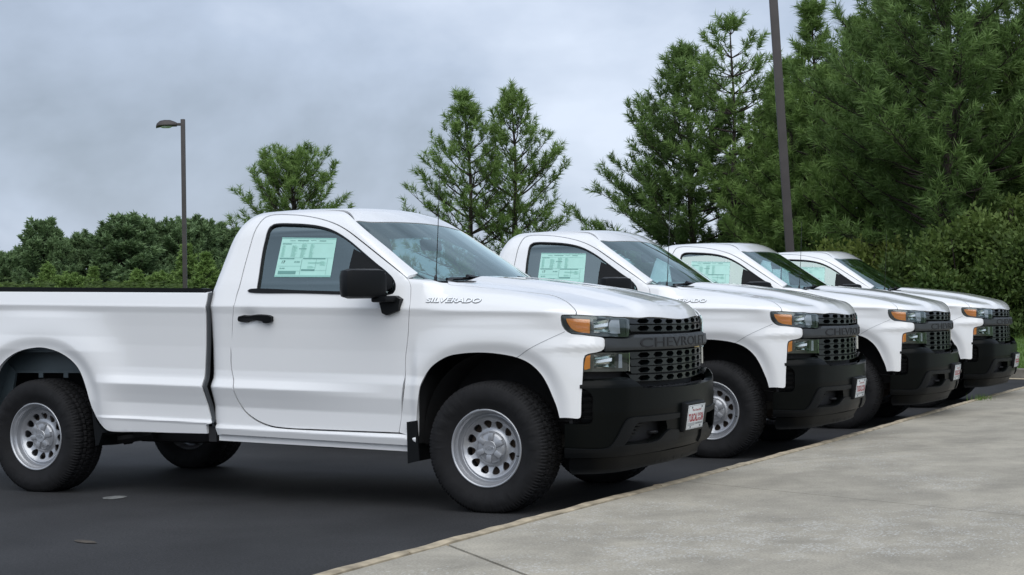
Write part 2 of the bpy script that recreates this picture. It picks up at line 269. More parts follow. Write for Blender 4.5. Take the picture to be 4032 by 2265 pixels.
class B:
    """collects boxes, tubes and lathes into one mesh"""
    def __init__(s): s.V=[];s.F=[];s.n=0;s.S=[]
    def add(s,V,F,sm=False):
        s.V+= [tuple(v) for v in V]; s.F+=[tuple(i+s.n for i in f) for f in F]; s.n+=len(V); s.S+=[sm]*len(F); return s
    def box(s,c,d,rot=None,bev=0):
        bm=bmesh.new(); bmesh.ops.create_cube(bm,size=1); bmesh.ops.scale(bm,vec=d,verts=bm.verts)
        if bev: bmesh.ops.bevel(bm,geom=bm.edges[:],offset=bev,segments=2,profile=.6,affect='EDGES')
        Mx=Matrix.Translation(Vector(c))
        if rot is not None: Mx=Mx@(rot if isinstance(rot,Matrix) else Matrix.Rotation(rot,4,'Z'))
        bm.transform(Mx); bm.verts.index_update(); V=[v.co[:] for v in bm.verts]; F=[[v.index for v in f.verts] for f in bm.faces]; bm.free(); return s.add(V,F,bool(bev))
    def tube(s,P,rad,n=8,cap=True):
        P=[Vector(p) for p in P]; rr=rad if isinstance(rad,(list,tuple,np.ndarray)) else [rad]*len(P); V=[];F=[]
        up=Vector((0,0,1)); 
        for i,p in enumerate(P):
            t=(P[min(i+1,len(P)-1)]-P[max(i-1,0)]).normalized(); a=t.cross(up if abs(t.z)<.95 else Vector((1,0,0))).normalized(); b=t.cross(a)
            for k in range(n): V.append(p+(a*math.cos(2*math.pi*k/n)+b*math.sin(2*math.pi*k/n))*rr[i])
        for i in range(len(P)-1):
            for k in range(n): F.append((i*n+k,(i+1)*n+k,(i+1)*n+(k+1)%n,i*n+(k+1)%n))
        if cap: F.append(tuple(range(n))); F.append(tuple(range((len(P)-1)*n,len(P)*n))[::-1])
        return s.add(V,F,True)
    def lathe(s,prof,n=48,a0=0,a1=2*math.pi,c=(0,0,0)):
        """profile of (radius, y) turned about the y axis"""
        full=abs(a1-a0-2*math.pi)<1e-6; m=n if full else n+1; V=[];F=[]
        for i in range(m):
            a=a0+(a1-a0)*i/n
            for r_,y in prof: V.append((c[0]+r_*math.cos(a),c[1]+y,c[2]+r_*math.sin(a)))
        k=len(prof)
        for i in range(n):
            j=(i+1)%m
            for q in range(k-1): F.append((i*k+q,i*k+q+1,j*k+q+1,j*k+q))
        return s.add(V,F,True)
    def prism(s,poly,y0,y1,ax=1):
        n=len(poly); V=[];
        for yy in (y0,y1):
            for a,b in poly: V.append((a,yy,b) if ax==1 else ((yy,a,b) if ax==0 else (a,b,yy)))
        F=[tuple(range(n)),tuple(range(2*n-1,n-1,-1))]+[(i,n+i,n+(i+1)%n,(i+1)%n) for i in range(n)]
        return s.add(V,F,False)
    def mesh(s,name,m,auto=True):
        me=new_mesh(name,s.V,s.F,m,smooth=s.S)
        if auto:
            bm=bmesh.new(); bm.from_mesh(me); bmesh.ops.recalc_face_normals(bm,faces=bm.faces); bm.to_mesh(me); bm.free()
            try: me.set_sharp_from_angle(angle=R(38))
            except Exception: pass
        return me
def pip(P,loop):
    x,y=P[:,0],P[:,1]; ins=np.zeros(len(P),bool); a=loop; b=np.roll(loop,-1,0)
    for (x1,y1),(x2,y2) in zip(a,b):
        if y1==y2: continue
        c=((y1>y)!=(y2>y))&(x<(x2-x1)*(y-y1)/(y2-y1)+x1); ins^=c
    return ins
def segdist(P,loop):
    d=np.full(len(P),9.)
    for a,b in zip(loop,np.roll(loop,-1,0)):
        ab=b-a; t=np.clip(((P-a)@ab)/max(ab@ab,1e-12),0,1); d=np.minimum(d,np.linalg.norm(P-(a+t[:,None]*ab),axis=1))
    return d
def offset_loop(Lp,d):
    """grow (d>0) or shrink a closed loop"""
    A=np.sum(Lp[:,0]*np.roll(Lp[:,1],-1)-np.roll(Lp[:,0],-1)*Lp[:,1]); s=1 if A>0 else -1
    t=np.roll(Lp,-1,0)-Lp; t/=np.maximum(np.linalg.norm(t,axis=1,keepdims=True),1e-9); n=np.stack([t[:,1],-t[:,0]],1)*s
    nn=n+np.roll(n,1,0); nn/=np.maximum(np.linalg.norm(nn,axis=1,keepdims=True),.35); return Lp+nn*d
def tri2d(loops,du,dv,margin=.3):
    allp=np.concatenate(loops); lo=allp.min(0); hi=allp.max(0)
    gx=np.arange(lo[0]+du*.4,hi[0],du); gy=np.arange(lo[1]+dv*.4,hi[1],dv); G=np.stack(np.meshgrid(gx,gy),-1).reshape(-1,2)
    ins=np.zeros(len(G),bool)
    for l in loops: ins^=pip(G,l)
    G=G[ins]
    if len(G):
        dd=np.full(len(G),9.)
        for l in loops: dd=np.minimum(dd,segdist(G,l))
        G=G[dd>min(du,dv)*margin]
    pts=np.concatenate([allp,G]); ed=[]; k=0
    for l in loops: ed+=[(k+i,k+(i+1)%len(l)) for i in range(len(l))]; k+=len(l)
    vv,ee,ff,ov,oe,of=geometry.delaunay_2d_cdt([Vector(p) for p in pts],ed,[],0,1e-6)
    Q=np.array([v[:] for v in vv]); T=np.array([f for f in ff if len(f)==3]); c=Q[T].mean(1); ins=np.zeros(len(T),bool)
    for l in loops: ins^=pip(c,l)
    T=T[ins]; e1=Q[T[:,1]]-Q[T[:,0]]; e2=Q[T[:,2]]-Q[T[:,0]]; cr_=e1[:,0]*e2[:,1]-e1[:,1]*e2[:,0]
    T=T[np.abs(cr_)>1e-9]; cr_=cr_[np.abs(cr_)>1e-9]; T[cr_<0]=T[cr_<0][:,::-1]
    # boundary loops in the output index space
    return Q,T
def skin(name,F,pj,loops,m,du=.04,dv=.02,off=0.,flange=.012,fn=None,n=110,rs=.02,inset=0.,smooth_out=True,flip=False):
    """a sheet on the surface F=0 (raised by off) bounded by loops, its edges folded inwards by flange"""
    LL=[]
    for i,l in enumerate(loops):
        l=crom(l,True,rs) if not isinstance(l,np.ndarray) else l
        if inset: l=offset_loop(l,-inset if i==0 else inset)
        LL.append(l)
    Q,T=tri2d(LL,du,dv)
    P,ok=solve(F,pj,Q,n); Nn=grad(F,P)
    o=off(Q) if callable(off) else off
    if callable(off): P=P+Nn*np.asarray(o)[:,None]
    else: P=P+Nn*o
    T=T[ok[T].all(1)]
    # winding so that faces look outwards
    fnrm=np.cross(P[T[:,1]]-P[T[:,0]],P[T[:,2]]-P[T[:,0]]); w=(fnrm*Nn[T[:,0]]).sum(1)<0; T[w]=T[w][:,::-1]
    E={}
    for a,b,c in T:
        for e in((a,b),(b,c),(c,a)): E[e]=1
    bd=[(a,b) for a,b in E if (b,a) not in E]
    V=list(P); NN=list(Nn if not callable(off) else Nn); Fc=[tuple(t) for t in T]; nb=len(V)
    if callable(off):
        # normals from the displaced sheet itself
        A=np.zeros_like(P); f2=np.cross(P[T[:,1]]-P[T[:,0]],P[T[:,2]]-P[T[:,0]]); 
        for k in range(3): np.add.at(A,T[:,k],f2)
        NN=list(A/np.maximum(np.linalg.norm(A,axis=1,keepdims=True),1e-12))
    if flange:
        idx={}
        for a,b in bd:
            # outward in-plane direction of this edge
            ee=P[b]-P[a]; ee=ee/max(np.linalg.norm(ee),1e-9); on=np.cross(ee,Nn[a]); 
            q=[]
            for v in(a,b): V.append(P[v]); NN.append(on); q.append(len(V)-1)
            for v in(b,a): V.append(P[v]-Nn[v]*flange); NN.append(on); q.append(len(V)-1)
            Fc.append((q[0],q[3],q[2],q[1]))
    return np.array(V),Fc,np.array(NN)
def mirror(t):
    V,F,N_=t; return V*[1,-1,1],[tuple(f[::-1]) for f in F],N_*[1,-1,1]
def mk(name,t,m): return new_mesh(name,t[0],t[1],m,smooth=True,nrm=t[2])
def both(half):
    """close a half outline (given towards the centre line) with its mirror image; u is the mirrored axis"""
    h=list(half); return h+[((-p[0],)+tuple(p[1:])) for p in h[::-1]]
def text2d(body,bold=0.0):
    c=bpy.data.curves.new('lettering','FONT'); c.body=body; c.size=1; c.offset=bold; c.resolution_u=3
    o=bpy.data.objects.new('lettering',c); COL.objects.link(o); dg=bpy.context.evaluated_depsgraph_get(); me=bpy.data.meshes.new_from_object(o.evaluated_get(dg))
    V=np.array([v.co[:] for v in me.vertices])[:,:2]; F=[tuple(p.vertices) for p in me.polygons]
    bpy.data.objects.remove(o); bpy.data.curves.remove(c); bpy.data.meshes.remove(me)
    lo=V.min(0); hi=V.max(0); return (V-lo)/(hi-lo),F
def extrude(V3,F,depth_vec):
    """front faces plus side walls; depth_vec: per vertex vector to the back"""
    n=len(V3); E={}
    for f in F:
        for a,b in zip(f,f[1:]+f[:1]): E[(a,b)]=1
    FF=list(F); V=np.concatenate([V3,V3,V3+depth_vec])
    for a,b in E:
        if (b,a) not in E: FF.append((n+a,2*n+a,2*n+b,n+b))
    return V,FF
# ================================================================ ground
def poly_mesh(name,poly,z,m,depth=0):
    b=B(); 
    if depth: b.prism(poly,z-depth,z,ax=2)
    else: b.add([(x,y,z) for x,y in poly],[tuple(range(len(poly)))])
    return b.mesh(name,m)
def node_mat(name,fn):
    m=bpy.data.materials.new(name); m.use_nodes=True; t=m.node_tree; fn(t,t.nodes,t.links,t.nodes['Principled BSDF']); return m
def asphalt(t,n,l,b):
    tc=n.new('ShaderNodeTexCoord'); a=n.new('ShaderNodeTexNoise'); a.inputs['Scale'].default_value=.8; a.inputs['Detail'].default_value=7; a.inputs['Roughness'].default_value=.6
    g=n.new('ShaderNodeTexNoise'); g.inputs['Scale'].default_value=75; g.inputs['Detail'].default_value=5; g.inputs['Roughness'].default_value=.7
    v=n.new('ShaderNodeTexVoronoi'); v.inputs['Scale'].default_value=26; v.feature='F1'
    for x in(a,g,v): l.new(tc.outputs['Object'],x.inputs['Vector'])
    r=n.new('ShaderNodeValToRGB'); e=r.color_ramp.elements; e[0].position=.30; e[0].color=(.0165,.0168,.0178,1); e[1].position=.72; e[1].color=(.041,.0415,.0435,1); l.new(a.outputs[0],r.inputs[0])
    r2=n.new('ShaderNodeValToRGB'); e=r2.color_ramp.elements; e[0].position=.40; e[0].color=(.50,.50,.51,1); e[1].position=.75; e[1].color=(1.75,1.75,1.78,1); l.new(g.outputs[0],r2.inputs[0])
    m=n.new('ShaderNodeMix'); m.data_type='RGBA'; m.blend_type='MULTIPLY'; m.inputs[0].default_value=1; l.new(r.outputs[0],m.inputs[6]); l.new(r2.outputs[0],m.inputs[7])
    # sparse pale stones
    r3=n.new('ShaderNodeMath'); r3.operation='LESS_THAN'; r3.inputs[1].default_value=.06; l.new(v.outputs['Distance'],r3.inputs[0])
    m2=n.new('ShaderNodeMix'); m2.data_type='RGBA'; m2.inputs[7].default_value=(.11,.11,.115,1); l.new(r3.outputs[0],m2.inputs[0]); l.new(m.outputs[2],m2.inputs[6]); l.new(m2.outputs[2],b.inputs['Base Color'])
    b.inputs['Roughness'].default_value=.78; b.inputs['Specular IOR Level'].default_value=.35
    bp=n.new('ShaderNodeBump'); bp.inputs['Strength'].default_value=.5; bp.inputs['Distance'].default_value=.006; l.new(g.outputs[0],bp.inputs['Height']); l.new(bp.outputs[0],b.inputs['Normal'])
def concrete(t,n,l,b):
    tc=n.new('ShaderNodeTexCoord'); mp=n.new('ShaderNodeMapping'); mp.inputs['Rotation'].default_value=(0,0,R(24)); mp.inputs['Scale'].default_value=(1.0,.75,1); l.new(tc.outputs['Object'],mp.inputs[0])
    def nz(s,d,ro=.55,dist=0):
        x=n.new('ShaderNodeTexNoise'); x.inputs['Scale'].default_value=s; x.inputs['Detail'].default_value=d; x.inputs['Roughness'].default_value=ro; x.inputs['Distortion'].default_value=dist; l.new(mp.outputs[0],x.inputs['Vector']); return x
    a=nz(2.3,9,.66,.2); f=nz(90,3); big=nz(.55,3,.5); mid=nz(7,4,.6)
    r=n.new('ShaderNodeValToRGB'); e=r.color_ramp.elements; e[0].position=.32; e[0].color=(.265,.243,.198,1); e[1].position=.68; e[1].color=(.430,.392,.317,1); q=r.color_ramp.elements.new(.5); q.color=(.345,.316,.257,1); l.new(a.outputs[0],r.inputs[0])
    r2=n.new('ShaderNodeMapRange'); r2.inputs['From Min'].default_value=.3; r2.inputs['From Max'].default_value=.7; r2.inputs['To Min'].default_value=.82; r2.inputs['To Max'].default_value=1.18; l.new(f.outputs[0],r2.inputs[0])
    m=n.new('ShaderNodeMix'); m.data_type='RGBA'; m.blend_type='MULTIPLY'; m.inputs[0].default_value=1; l.new(r.outputs[0],m.inputs[6]); l.new(r2.outputs[0],m.inputs[7])
    # flaked pale specks gathered in patches
    v=n.new('ShaderNodeTexVoronoi'); v.inputs['Scale'].default_value=90; v.inputs['Randomness'].default_value=1; l.new(mp.outputs[0],v.inputs['Vector'])
    fl=nz(60,5,.75); s1=n.new('ShaderNodeMapRange'); s1.inputs['From Min'].default_value=.50; s1.inputs['From Max'].default_value=.58; l.new(fl.outputs[0],s1.inputs[0])
    mk_=n.new('ShaderNodeMapRange'); mk_.inputs['From Min'].default_value=.50; mk_.inputs['From Max'].default_value=.64; l.new(big.outputs[0],mk_.inputs[0])
    m3=n.new('ShaderNodeMath'); m3.operation='MULTIPLY'; l.new(mk_.outputs[0],m3.inputs[0]); 
    rr=n.new('ShaderNodeMapRange'); rr.inputs['From Min'].default_value=.43; rr.inputs['From Max'].default_value=.60; l.new(mid.outputs[0],rr.inputs[0]); l.new(rr.outputs[0],m3.inputs[1])
    cr_=n.new('ShaderNodeSeparateColor'); l.new(v.outputs['Color'],cr_.inputs[0]); gt_=n.new('ShaderNodeMath'); gt_.operation='LESS_THAN'; l.new(cr_.outputs[0],gt_.inputs[0]); l.new(m3.outputs[0],gt_.inputs[1])
    s2=n.new('ShaderNodeMath'); s2.operation='MULTIPLY'; l.new(s1.outputs[0],s2.inputs[0]); l.new(gt_.outputs[0],s2.inputs[1])
    s3=n.new('ShaderNodeMath'); s3.operation='MULTIPLY'; s3.inputs[1].default_value=.62; l.new(s2.outputs[0],s3.inputs[0])
    m2=n.new('ShaderNodeMix'); m2.data_type='RGBA'; m2.inputs[7].default_value=(.62,.62,.60,1); l.new(s3.outputs[0],m2.inputs[0]); l.new(m.outputs[2],m2.inputs[6]); l.new(m2.outputs[2],b.inputs['Base Color'])
    b.inputs['Roughness'].default_value=.85
    bp=n.new('ShaderNodeBump'); bp.inputs['Strength'].default_value=.35; bp.inputs['Distance'].default_value=.006; l.new(f.outputs[0],bp.inputs['Height']); l.new(bp.outputs[0],b.inputs['Normal'])
M['asphalt']=node_mat('dark asphalt',asphalt); M['concrete']=node_mat('weathered concrete',concrete)
M['curb']=mat('sandy curb concrete',(.40,.335,.235),.85,var=.35,vscale=9,bump=.4,bscale=60)
M['joint']=mat('joint dirt',(.035,.03,.025),.95)
M['grassg']=mat('rough grass ground',(.06,.10,.03),.95,var=.4,vscale=2)
G0=obj('ground',poly_mesh('ground',[(-1500,-1500),(1500,-1500),(1500,1500),(-1500,1500)],-.03,M['grassg']),kind='structure')
def cx(y): return .70+.0385*(y+1) + .03*math.sin(y*.5)   # the curb line, metres forward of the first truck's front axle
lot=[(-70,-30)]+[(cx(y)+.02,y) for y in(-30,-12,-6,-3,0,3,6,9,12,15)]+[(cx(16.7)+.02,16.9),(-12,19.4),(-40,26),(-70,32)]
obj('parking_lot',poly_mesh('parking_lot',lot,0.0,M['asphalt']),kind='structure')
CT=.10
sw=obj('pavement',None,kind='structure',label='pale weathered concrete pavement beside the row of trucks'); sw.empty_display_size=.2
def clip(poly,p,d,keep):
    p=np.array(p,float); d=np.array(d,float); nrm=np.array([-d[1],d[0]])*keep; out=[]
    for a,b_ in zip(poly,poly[1:]+poly[:1]):
        fa=(np.array(a)-p)@nrm-.010; fb=(np.array(b_)-p)@nrm-.010
        if fa>=0: out.append(a)
        if (fa>=0)!=(fb>=0): t_=fa/(fa-fb); out.append((a[0]+(b_[0]-a[0])*t_,a[1]+(b_[1]-a[1])*t_))
    return out
inner=[(cx(y)+.105,y) for y in(-20,-10,-6,-4.5,-3,-1.5,0,1.5,3,4.5,6,9,12,14.4)]
slabp=inner[::-1]+[(22,-20),(22,14.0)]
slabp=[(cx(14.4)+.105,14.4)]+inner[::-1][1:]+[(22,-20),(22,13.6)]
J1=((.69,-2.75),(.76,-.67)); J3=((.95,.10),(2.12,-.97)); J2=((1.03,1.5),(1.40,2.37))
pieces=[clip(slabp,J1[0],J1[1],-1),clip(clip(slabp,J1[0],J1[1],1),J3[0],J3[1],-1),clip(clip(slabp,J3[0],J3[1],1),J2[0],J2[1],-1),clip(clip(slabp,J3[0],J3[1],1),J2[0],J2[1],1)]
for p_ in pieces:
    obj('concrete_slab',poly_mesh('concrete_slab',p_,CT,M['concrete'],.12),sw)
obj('joint_bed',poly_mesh('joint_bed',[(cx(y)+.06,y) for y in(14.3,9,6,3,0,-3,-6,-10,-20)]+[(22,-20),(22,13.4)],CT-.03,M['joint'],.05),sw)
# curb stones: short lengths with a worn, rounded top
ys=[-20,-14,-9,-6.05,-3.05,-.15,.95,3.9,6.8,9.7,12.6,14.5]
cg=random.Random(5)
for a,b_ in zip(ys[:-1],ys[1:]):
    bb_=B(); n=max(4,int((b_-a)/.12)); ring=[]
    for i in range(n+1):
        y=a+.006+(b_-a-.012)*i/n; x=cx(y)+cg.uniform(-.004,.004); h=CT+.006+cg.uniform(-.004,.003); w=.082+cg.uniform(-.007,.005)
        ring.append([(x,y,-.02),(x,y,h-.02),(x+.010,y,h-.004),(x+.024,y,h),(x+w-.016,y,h),(x+w-.004,y,h-.006),(x+w,y,h-.03)])
    V=[p for r_ in ring for p in r_]; k=7; F_=[(i*k+j,i*k+j+1,(i+1)*k+j+1,(i+1)*k+j) for i in range(n) for j in range(k-1)]+[tuple(range(k)),tuple(range(n*k,n*k+k))[::-1]]
    bb_.add(V,F_,True); obj('curb_stone',bb_.mesh('curb_stone',M['curb']),sw)

# pale spots and crumbs lying on the asphalt
PT=[(-2.752, -1.083), (-1.515, -2.753), (-2.05, -2.303), (-0.148, -2.174)]
def blob(name,x,y,rx,ry,m,rz,lab,cat,seed):
    g_=random.Random(seed); n=22; V=[(0,0,.012)]
    for i in range(n):
        a=2*math.pi*i/n; k=g_.uniform(.92,1.06); V.append((rx*k*math.cos(a),ry*k*math.sin(a),.004))
    b=B(); b.add(V,[(0,1+i,1+(i+1)%n) for i in range(n)]); o=obj(name,b.mesh(name,m),loc=(x,y,0),rot=(0,0,rz)); o['label']=lab; o['category']=cat
M['spot']=mat('dried white paint',(.15,.155,.15),.8,var=.4,vscale=30); M['litter']=mat('dry brown leaf litter',(.060,.050,.040),.9,var=.4,vscale=30)
blob('paint_spot',*PT[0],.075,.10,M['spot'],.3,'pale oval paint spot on the asphalt right of the nearest rear wheel','paint spot',1)
blob('leaf_litter',*PT[1],.10,.035,M['litter'],-.3,'brown streak of leaf litter on the asphalt near the bottom left corner','leaf litter',2)

def unit2(v): return v/np.linalg.norm(v)
# ================================================================ the pickup truck (built once, with every part; then copied)
PARTS=[]   # (name, mesh, parent index or None, location, label)
def part(name,me,parent=None,loc=(0,0,0),label=None,rot=(0,0,0)):
    PARTS.append((name,me,parent,loc,label,rot)); return len(PARTS)-1
def sided(name,t,m,parent=(None,None)):
    a=part(name,mk(name,t,m),parent[0]); b=part(name,mk(name,mirror(t),m),parent[1]); return (a,b)
def inv_u(h): return [((-p[0],)+tuple(p[1:])) for p in h]
# --- painted panels
EDGE=[(-2.060,1.16,1),(-2.054,1.10),(-2.060,.98),(-2.074,.80),(-2.087,.64),(-2.090,.55),(-2.082,.46),(-2.062,.37),(-2.036,.2958,1)]
bed_half=EDGE+[p for p in O['bed'][9:] if p[0]>-3.50]
arch_r=[(-3.500,.7905)]+[(-7.0-p[0],p[1]) for p in bed_half[::-1] if p[0]>-3.40 and 0] 
am=[(-7.0-a,b) for a,b in [(-3.3569,.7721),(-3.2577,.7395),(-3.175,.6916),(-3.121,.6387),(-3.0822,.5649),(-3.0448,.4598)]]
bed_out=bed_half+am+[(-3.975,.39,1),(-4.02,.32),(-4.10,.27),(-4.3,.26),(-4.86,.27,1),(-4.88,.75),(-4.87,1.222,1)]
# belt-line top of the bed: projected coordinates of the top edge
tl=PJ_BED.uv(np.array([[-4.87,-.953,1.432],[-3.5,-.953,1.398],[-2.10,-.953,1.362]]))
bed_out=bed_out[:-1]+[(float(tl[0,0]),float(tl[0,1]),1),(float(tl[1,0]),float(tl[1,1])),(-2.075,float(tl[2,1]),1)]
bed=sided('bed_side',skin('bed_side',F_bed,PJ_BED,[bed_out],None,.03,.009,flange=.03),M['paint'])
door=sided('door',skin('door',F_cab,PJ_CAB,[O['door'],O['window']],None,.04,.008,flange=.022),M['paint'])
cabs=sided('cab_side',skin('cab_side',F_cab,PJ_CAB,[O['cab_side']],None,.03,.009,flange=.022),M['paint'])
fen=sided('fender',skin('fender',F_front,PJ_FEND,[O['fender']],None,.015,.009,flange=.032,inset=.0),M['paint'])
fo=[(-p[0],)+tuple(p[1:]) for p in O['hood_seam']]; 
# hood: nose edge, seam, cowl edge on the passenger half, then mirrored
ux=lambda x,y,z: tuple(PJ_HOOD.uv([[x,y,z]])[0])
seam=O['hood_seam']
sgn=1 if seam[0][0]<0 else -1
nose=[ux(.893,0.,1.151),ux(.885,-.15,1.151),(-0.3039,-0.2971),(-0.4845,-0.2662),(-0.6296,-0.2293),(-0.7791,-0.1863),(-0.8795,-0.1314),(-0.9222,-0.0824)]
cowl=[ux(-.40,-.68,1.40),ux(-.36,-.60,1.41),ux(-.30,-.4,1.43),ux(-.27,-.2,1.44)]
if np.sign(nose[3][0])!=np.sign(seam[3][0]): print('HOOD SIGN?')
half=[nose[0]]+nose[1:]+[tuple(seam[0])]+[tuple(p) for p in seam[1:]]+cowl
mid=[ux(-.26,0.,1.44)]
full=half+mid+[((-p[0],)+tuple(p[1:])) for p in half[1:][::-1]]
part('hood',mk('hood',skin('hood',F_front,PJ_HOOD,[full],None,.022,.035,flange=.02),M['paint']))
def ringU(pj,pts): q=pj.uv(np.array([p[:3] for p in pts],float)); return [(float(a),float(b))+tuple(p[3:]) for (a,b),p in zip(q,pts)]
def mir(L_): return [(-p[0],)+tuple(p[1:]) for p in L_]
rf=[(-.957,0.0),(-.962,-.2),(-.986,-.44),(-1.014,-.60),(-1.058,-.715,1),(-1.10,-.672),(-1.165,-.630),(-1.3,-.603),(-1.5,-.595),(-1.9,-.595),(-2.0,-.61),(-2.03,-.5),(-2.035,0)]
rq=[tuple(PJ_ROOF.uv([[p[0],p[1],0]])[0])+tuple(p[2:]) for p in rf]
rfull=rq+[(-p[0],)+tuple(p[1:]) for p in rq[1:-1][::-1]]
part('roof',mk('roof',skin('roof',F_cab,PJ_ROOF,[rfull],None,.05,.05,flange=.012),M['paint']))
# back wall of the cab with its window
bw=ringU(PJ_BACK,[(-2.1,-.86,.62,1),(-2.1,-.86,1.37),(-2.1,-.82,1.55),(-2.1,-.72,1.76),(-2.1,-.60,1.86),(-2.1,-.3,1.89),(-2.1,0,1.895)])
bfull=bw+mir(bw[:-1][::-1])
rw=ringU(PJ_BACK,[(-2.1,-.58,1.42,1),(-2.1,-.60,1.46),(-2.1,-.55,1.72),(-2.1,-.50,1.76),(-2.1,0,1.775)]); rwf=rw+mir(rw[:-1][::-1])
part('cab_back',mk('cab_back',skin('cab_back',F_cab,PJ_BACK,[bfull,rwf],None,.06,.06,flange=.02),M['paint']))
part('rear_window',mk('rear_window',skin('rear_window',F_cab,PJ_BACK,[rwf],None,.1,.1,off=-.01,flange=0),M['dglass']))
# windscreen with a black painted border
ws=[(-.318,0.,1.402),(-.34,-.30,1.401),(-.385,-.52,1.40),(-.430,-.70,1.399),(-.468,-.79,1.408),(-.52,-.825,1.438),(-.60,-.825,1.495),(-.84,-.778,1.657),(-1.035,-.728,1.787),(-1.048,-.705,1.797),(-1.006,-.60,1.799),(-.978,-.44,1.804),(-.955,-.2,1.811),(-.950,0,1.814)]
wq=ringU(PJ_WS,ws); wfull=wq+[(-a,b) for a,b in wq[1:-1][::-1]]
wl=crom(wfull,True,.03); wi=offset_loop(wl,-.035)
part('windscreen',mk('windscreen',skin('ws',F_cab,PJ_WS,[offset_loop(wl,.002)],None,.06,.05,off=-.004,flange=0),M['wglass']))
part('windscreen_border',mk('windscreen_border',skin('wsb',F_cab,PJ_WS,[offset_loop(wl,.006),offset_loop(wl,-.022)],None,.05,.05,off=-.006,flange=0),M['gloss']))
# side glass, rubber run, belt strip
wl2=crom(O['window'],True,.02)
tg=skin('side_window',F_cab,PJ_CAB,[offset_loop(wl2,.004)],None,.08,.05,off=-.014,flange=0); sg=(part('side_window',mk('side_window',tg,M['sglass'])),part('side_window',mk('side_window',mirror(tg),M['dglass'])))
sided('window_rubber',skin('rub',F_cab,PJ_CAB,[offset_loop(wl2,-.0025),offset_loop(wl2,-.0125)],None,.05,.05,off=-.003,flange=.012),M['plastic'],door)
bl=ringU(PJ_CAB,[(-1.722,-.94,1.372),(-1.735,-.94,1.360),(-1.722,-.94,1.350),(-1.3,-.94,1.332),(-.90,-.94,1.312),(-.68,-.94,1.302),(-.68,-.94,1.322),(-.90,-.94,1.334),(-1.3,-.94,1.354)])
sided('belt_strip',skin('belt',F_cab,PJ_CAB,[bl],None,.05,.05,off=.007,flange=.015),M['plastic'],door)
# triangular cover ahead of the glass
sail=ringU(PJ_CAB,[(-.99,-.8,1.60),(-.995,-.84,1.505),(-.985,-.90,1.33),(-.70,-.90,1.318),(-.655,-.90,1.345),(-.665,-.88,1.40),(-.74,-.86,1.465),(-.86,-.82,1.54)])
sided('mirror_sail',skin('sail',F_cab,PJ_CAB,[[(a,b,1) for a,b in sail[:3]]+sail[3:]],None,.05,.05,off=-.006,flange=.006),M['plastic'],door)
# dark inner structure behind the seams
inn=[p for p in O['cab_side']]
allc=[(-2.06,-.9,.47,1),(-.60,-.9,.45,1),(-.52,-.9,1.05),(-.50,-.9,1.30),(-.56,-.85,1.42),(-.62,-.82,1.50),(-.84,-.77,1.65),(-1.06,-.70,1.79),(-1.16,-.64,1.84),(-1.3,-.61,1.87),(-1.5,-.60,1.89),(-1.9,-.60,1.88),(-2.0,-.68,1.80),(-2.05,-.83,1.60),(-2.07,-.87,1.37,1)]
def insideF(off): return lambda P:F_cab(P)+off
sided('inner_trim',skin('inner',insideF(.03),PJ_CAB,[ringU(PJ_CAB,allc),offset_loop(wl2,.02)],None,.08,.05,flange=0),M['interior'])
part('headliner',mk('headliner',skin('hl',insideF(.04),PJ_ROOF,[rfull],None,.12,.12,flange=0),M['interior']))
# dark structure under fender and hood seams
fr_in=ringU(PJ_HOOD,[(.60,-.78,1.15),(.45,-.86,1.19),(.1,-.90,1.24),(-.40,-.90,1.33),(-.46,-.80,1.37),(-.34,-.5,1.39),(-.30,0,1.40)])
fr_in=[(0.0,fr_in[0][1]-.02)]+fr_in; ff_=fr_in+[(-a,b) for a,b in fr_in[1:-1][::-1]]
def insideH(off): return lambda P:F_front(P)+off
part('engine_bay_cover',mk('bay',skin('bay',insideH(.035),PJ_HOOD,[ff_],None,.08,.08,flange=0),M['seam']))
# --- door furniture
hd=O['handle']; 
h_i=sided('door_handle',skin('handle',F_cab,PJ_CAB,[hd],None,.02,.01,off=.030,flange=.028),M['plastic'],door)
cupR=O['cup']
def mirror_house():
    b=B(); rot=Matrix.Rotation(math.atan2(.28,.16)+math.pi*0,4,'Z')
    b.box((-.752,-1.128,1.388),(.285,.12,.182),rot=Matrix.Rotation(math.radians(60),4,'Z')@Matrix.Rotation(R(0),4,'X'),bev=.045)
    return b
b=mirror_house(); me=b.mesh('mirror_housing',M['plastic'])
def mirrored_mesh(me,name):
    m2=me.copy(); m2.name=name; co=np.empty(len(m2.vertices)*3,np.float32); m2.vertices.foreach_get('co',co); co=co.reshape(-1,3); co[:,1]*=-1; m2.vertices.foreach_set('co',co.ravel()); m2.flip_normals(); m2.update(); return m2
def sided_me(name,me,parent=(None,None)):
    return (part(name,me,parent[0]),part(name,mirrored_mesh(me,name),parent[1]))
mh=sided_me('door_mirror',me,door)
b=B(); b.box((-.712,-1.120,1.392),(.235,.03,.125),rot=R(60),bev=.012); sided_me('mirror_cover',b.mesh('cover',M['gloss']))
b=B(); Rz=Matrix.Rotation(R(28),4,'X')
b.prism([(-.72,1.31),(-.69,1.205),(-.66,1.192),(-.575,1.220),(-.560,1.29),(-.60,1.312)],-1.01,-.94)
b.box((-.655,-1.02,1.290),(.13,.13,.035),rot=R(-15),bev=.012)
sided_me('mirror_arm',b.mesh('arm',M['plastic']))
b=B(); b.box((-.806,-1.100,1.388),(.22,.01,.12),rot=R(60)); sided_me('mirror_glass',b.mesh('mglass',M['chrome']))
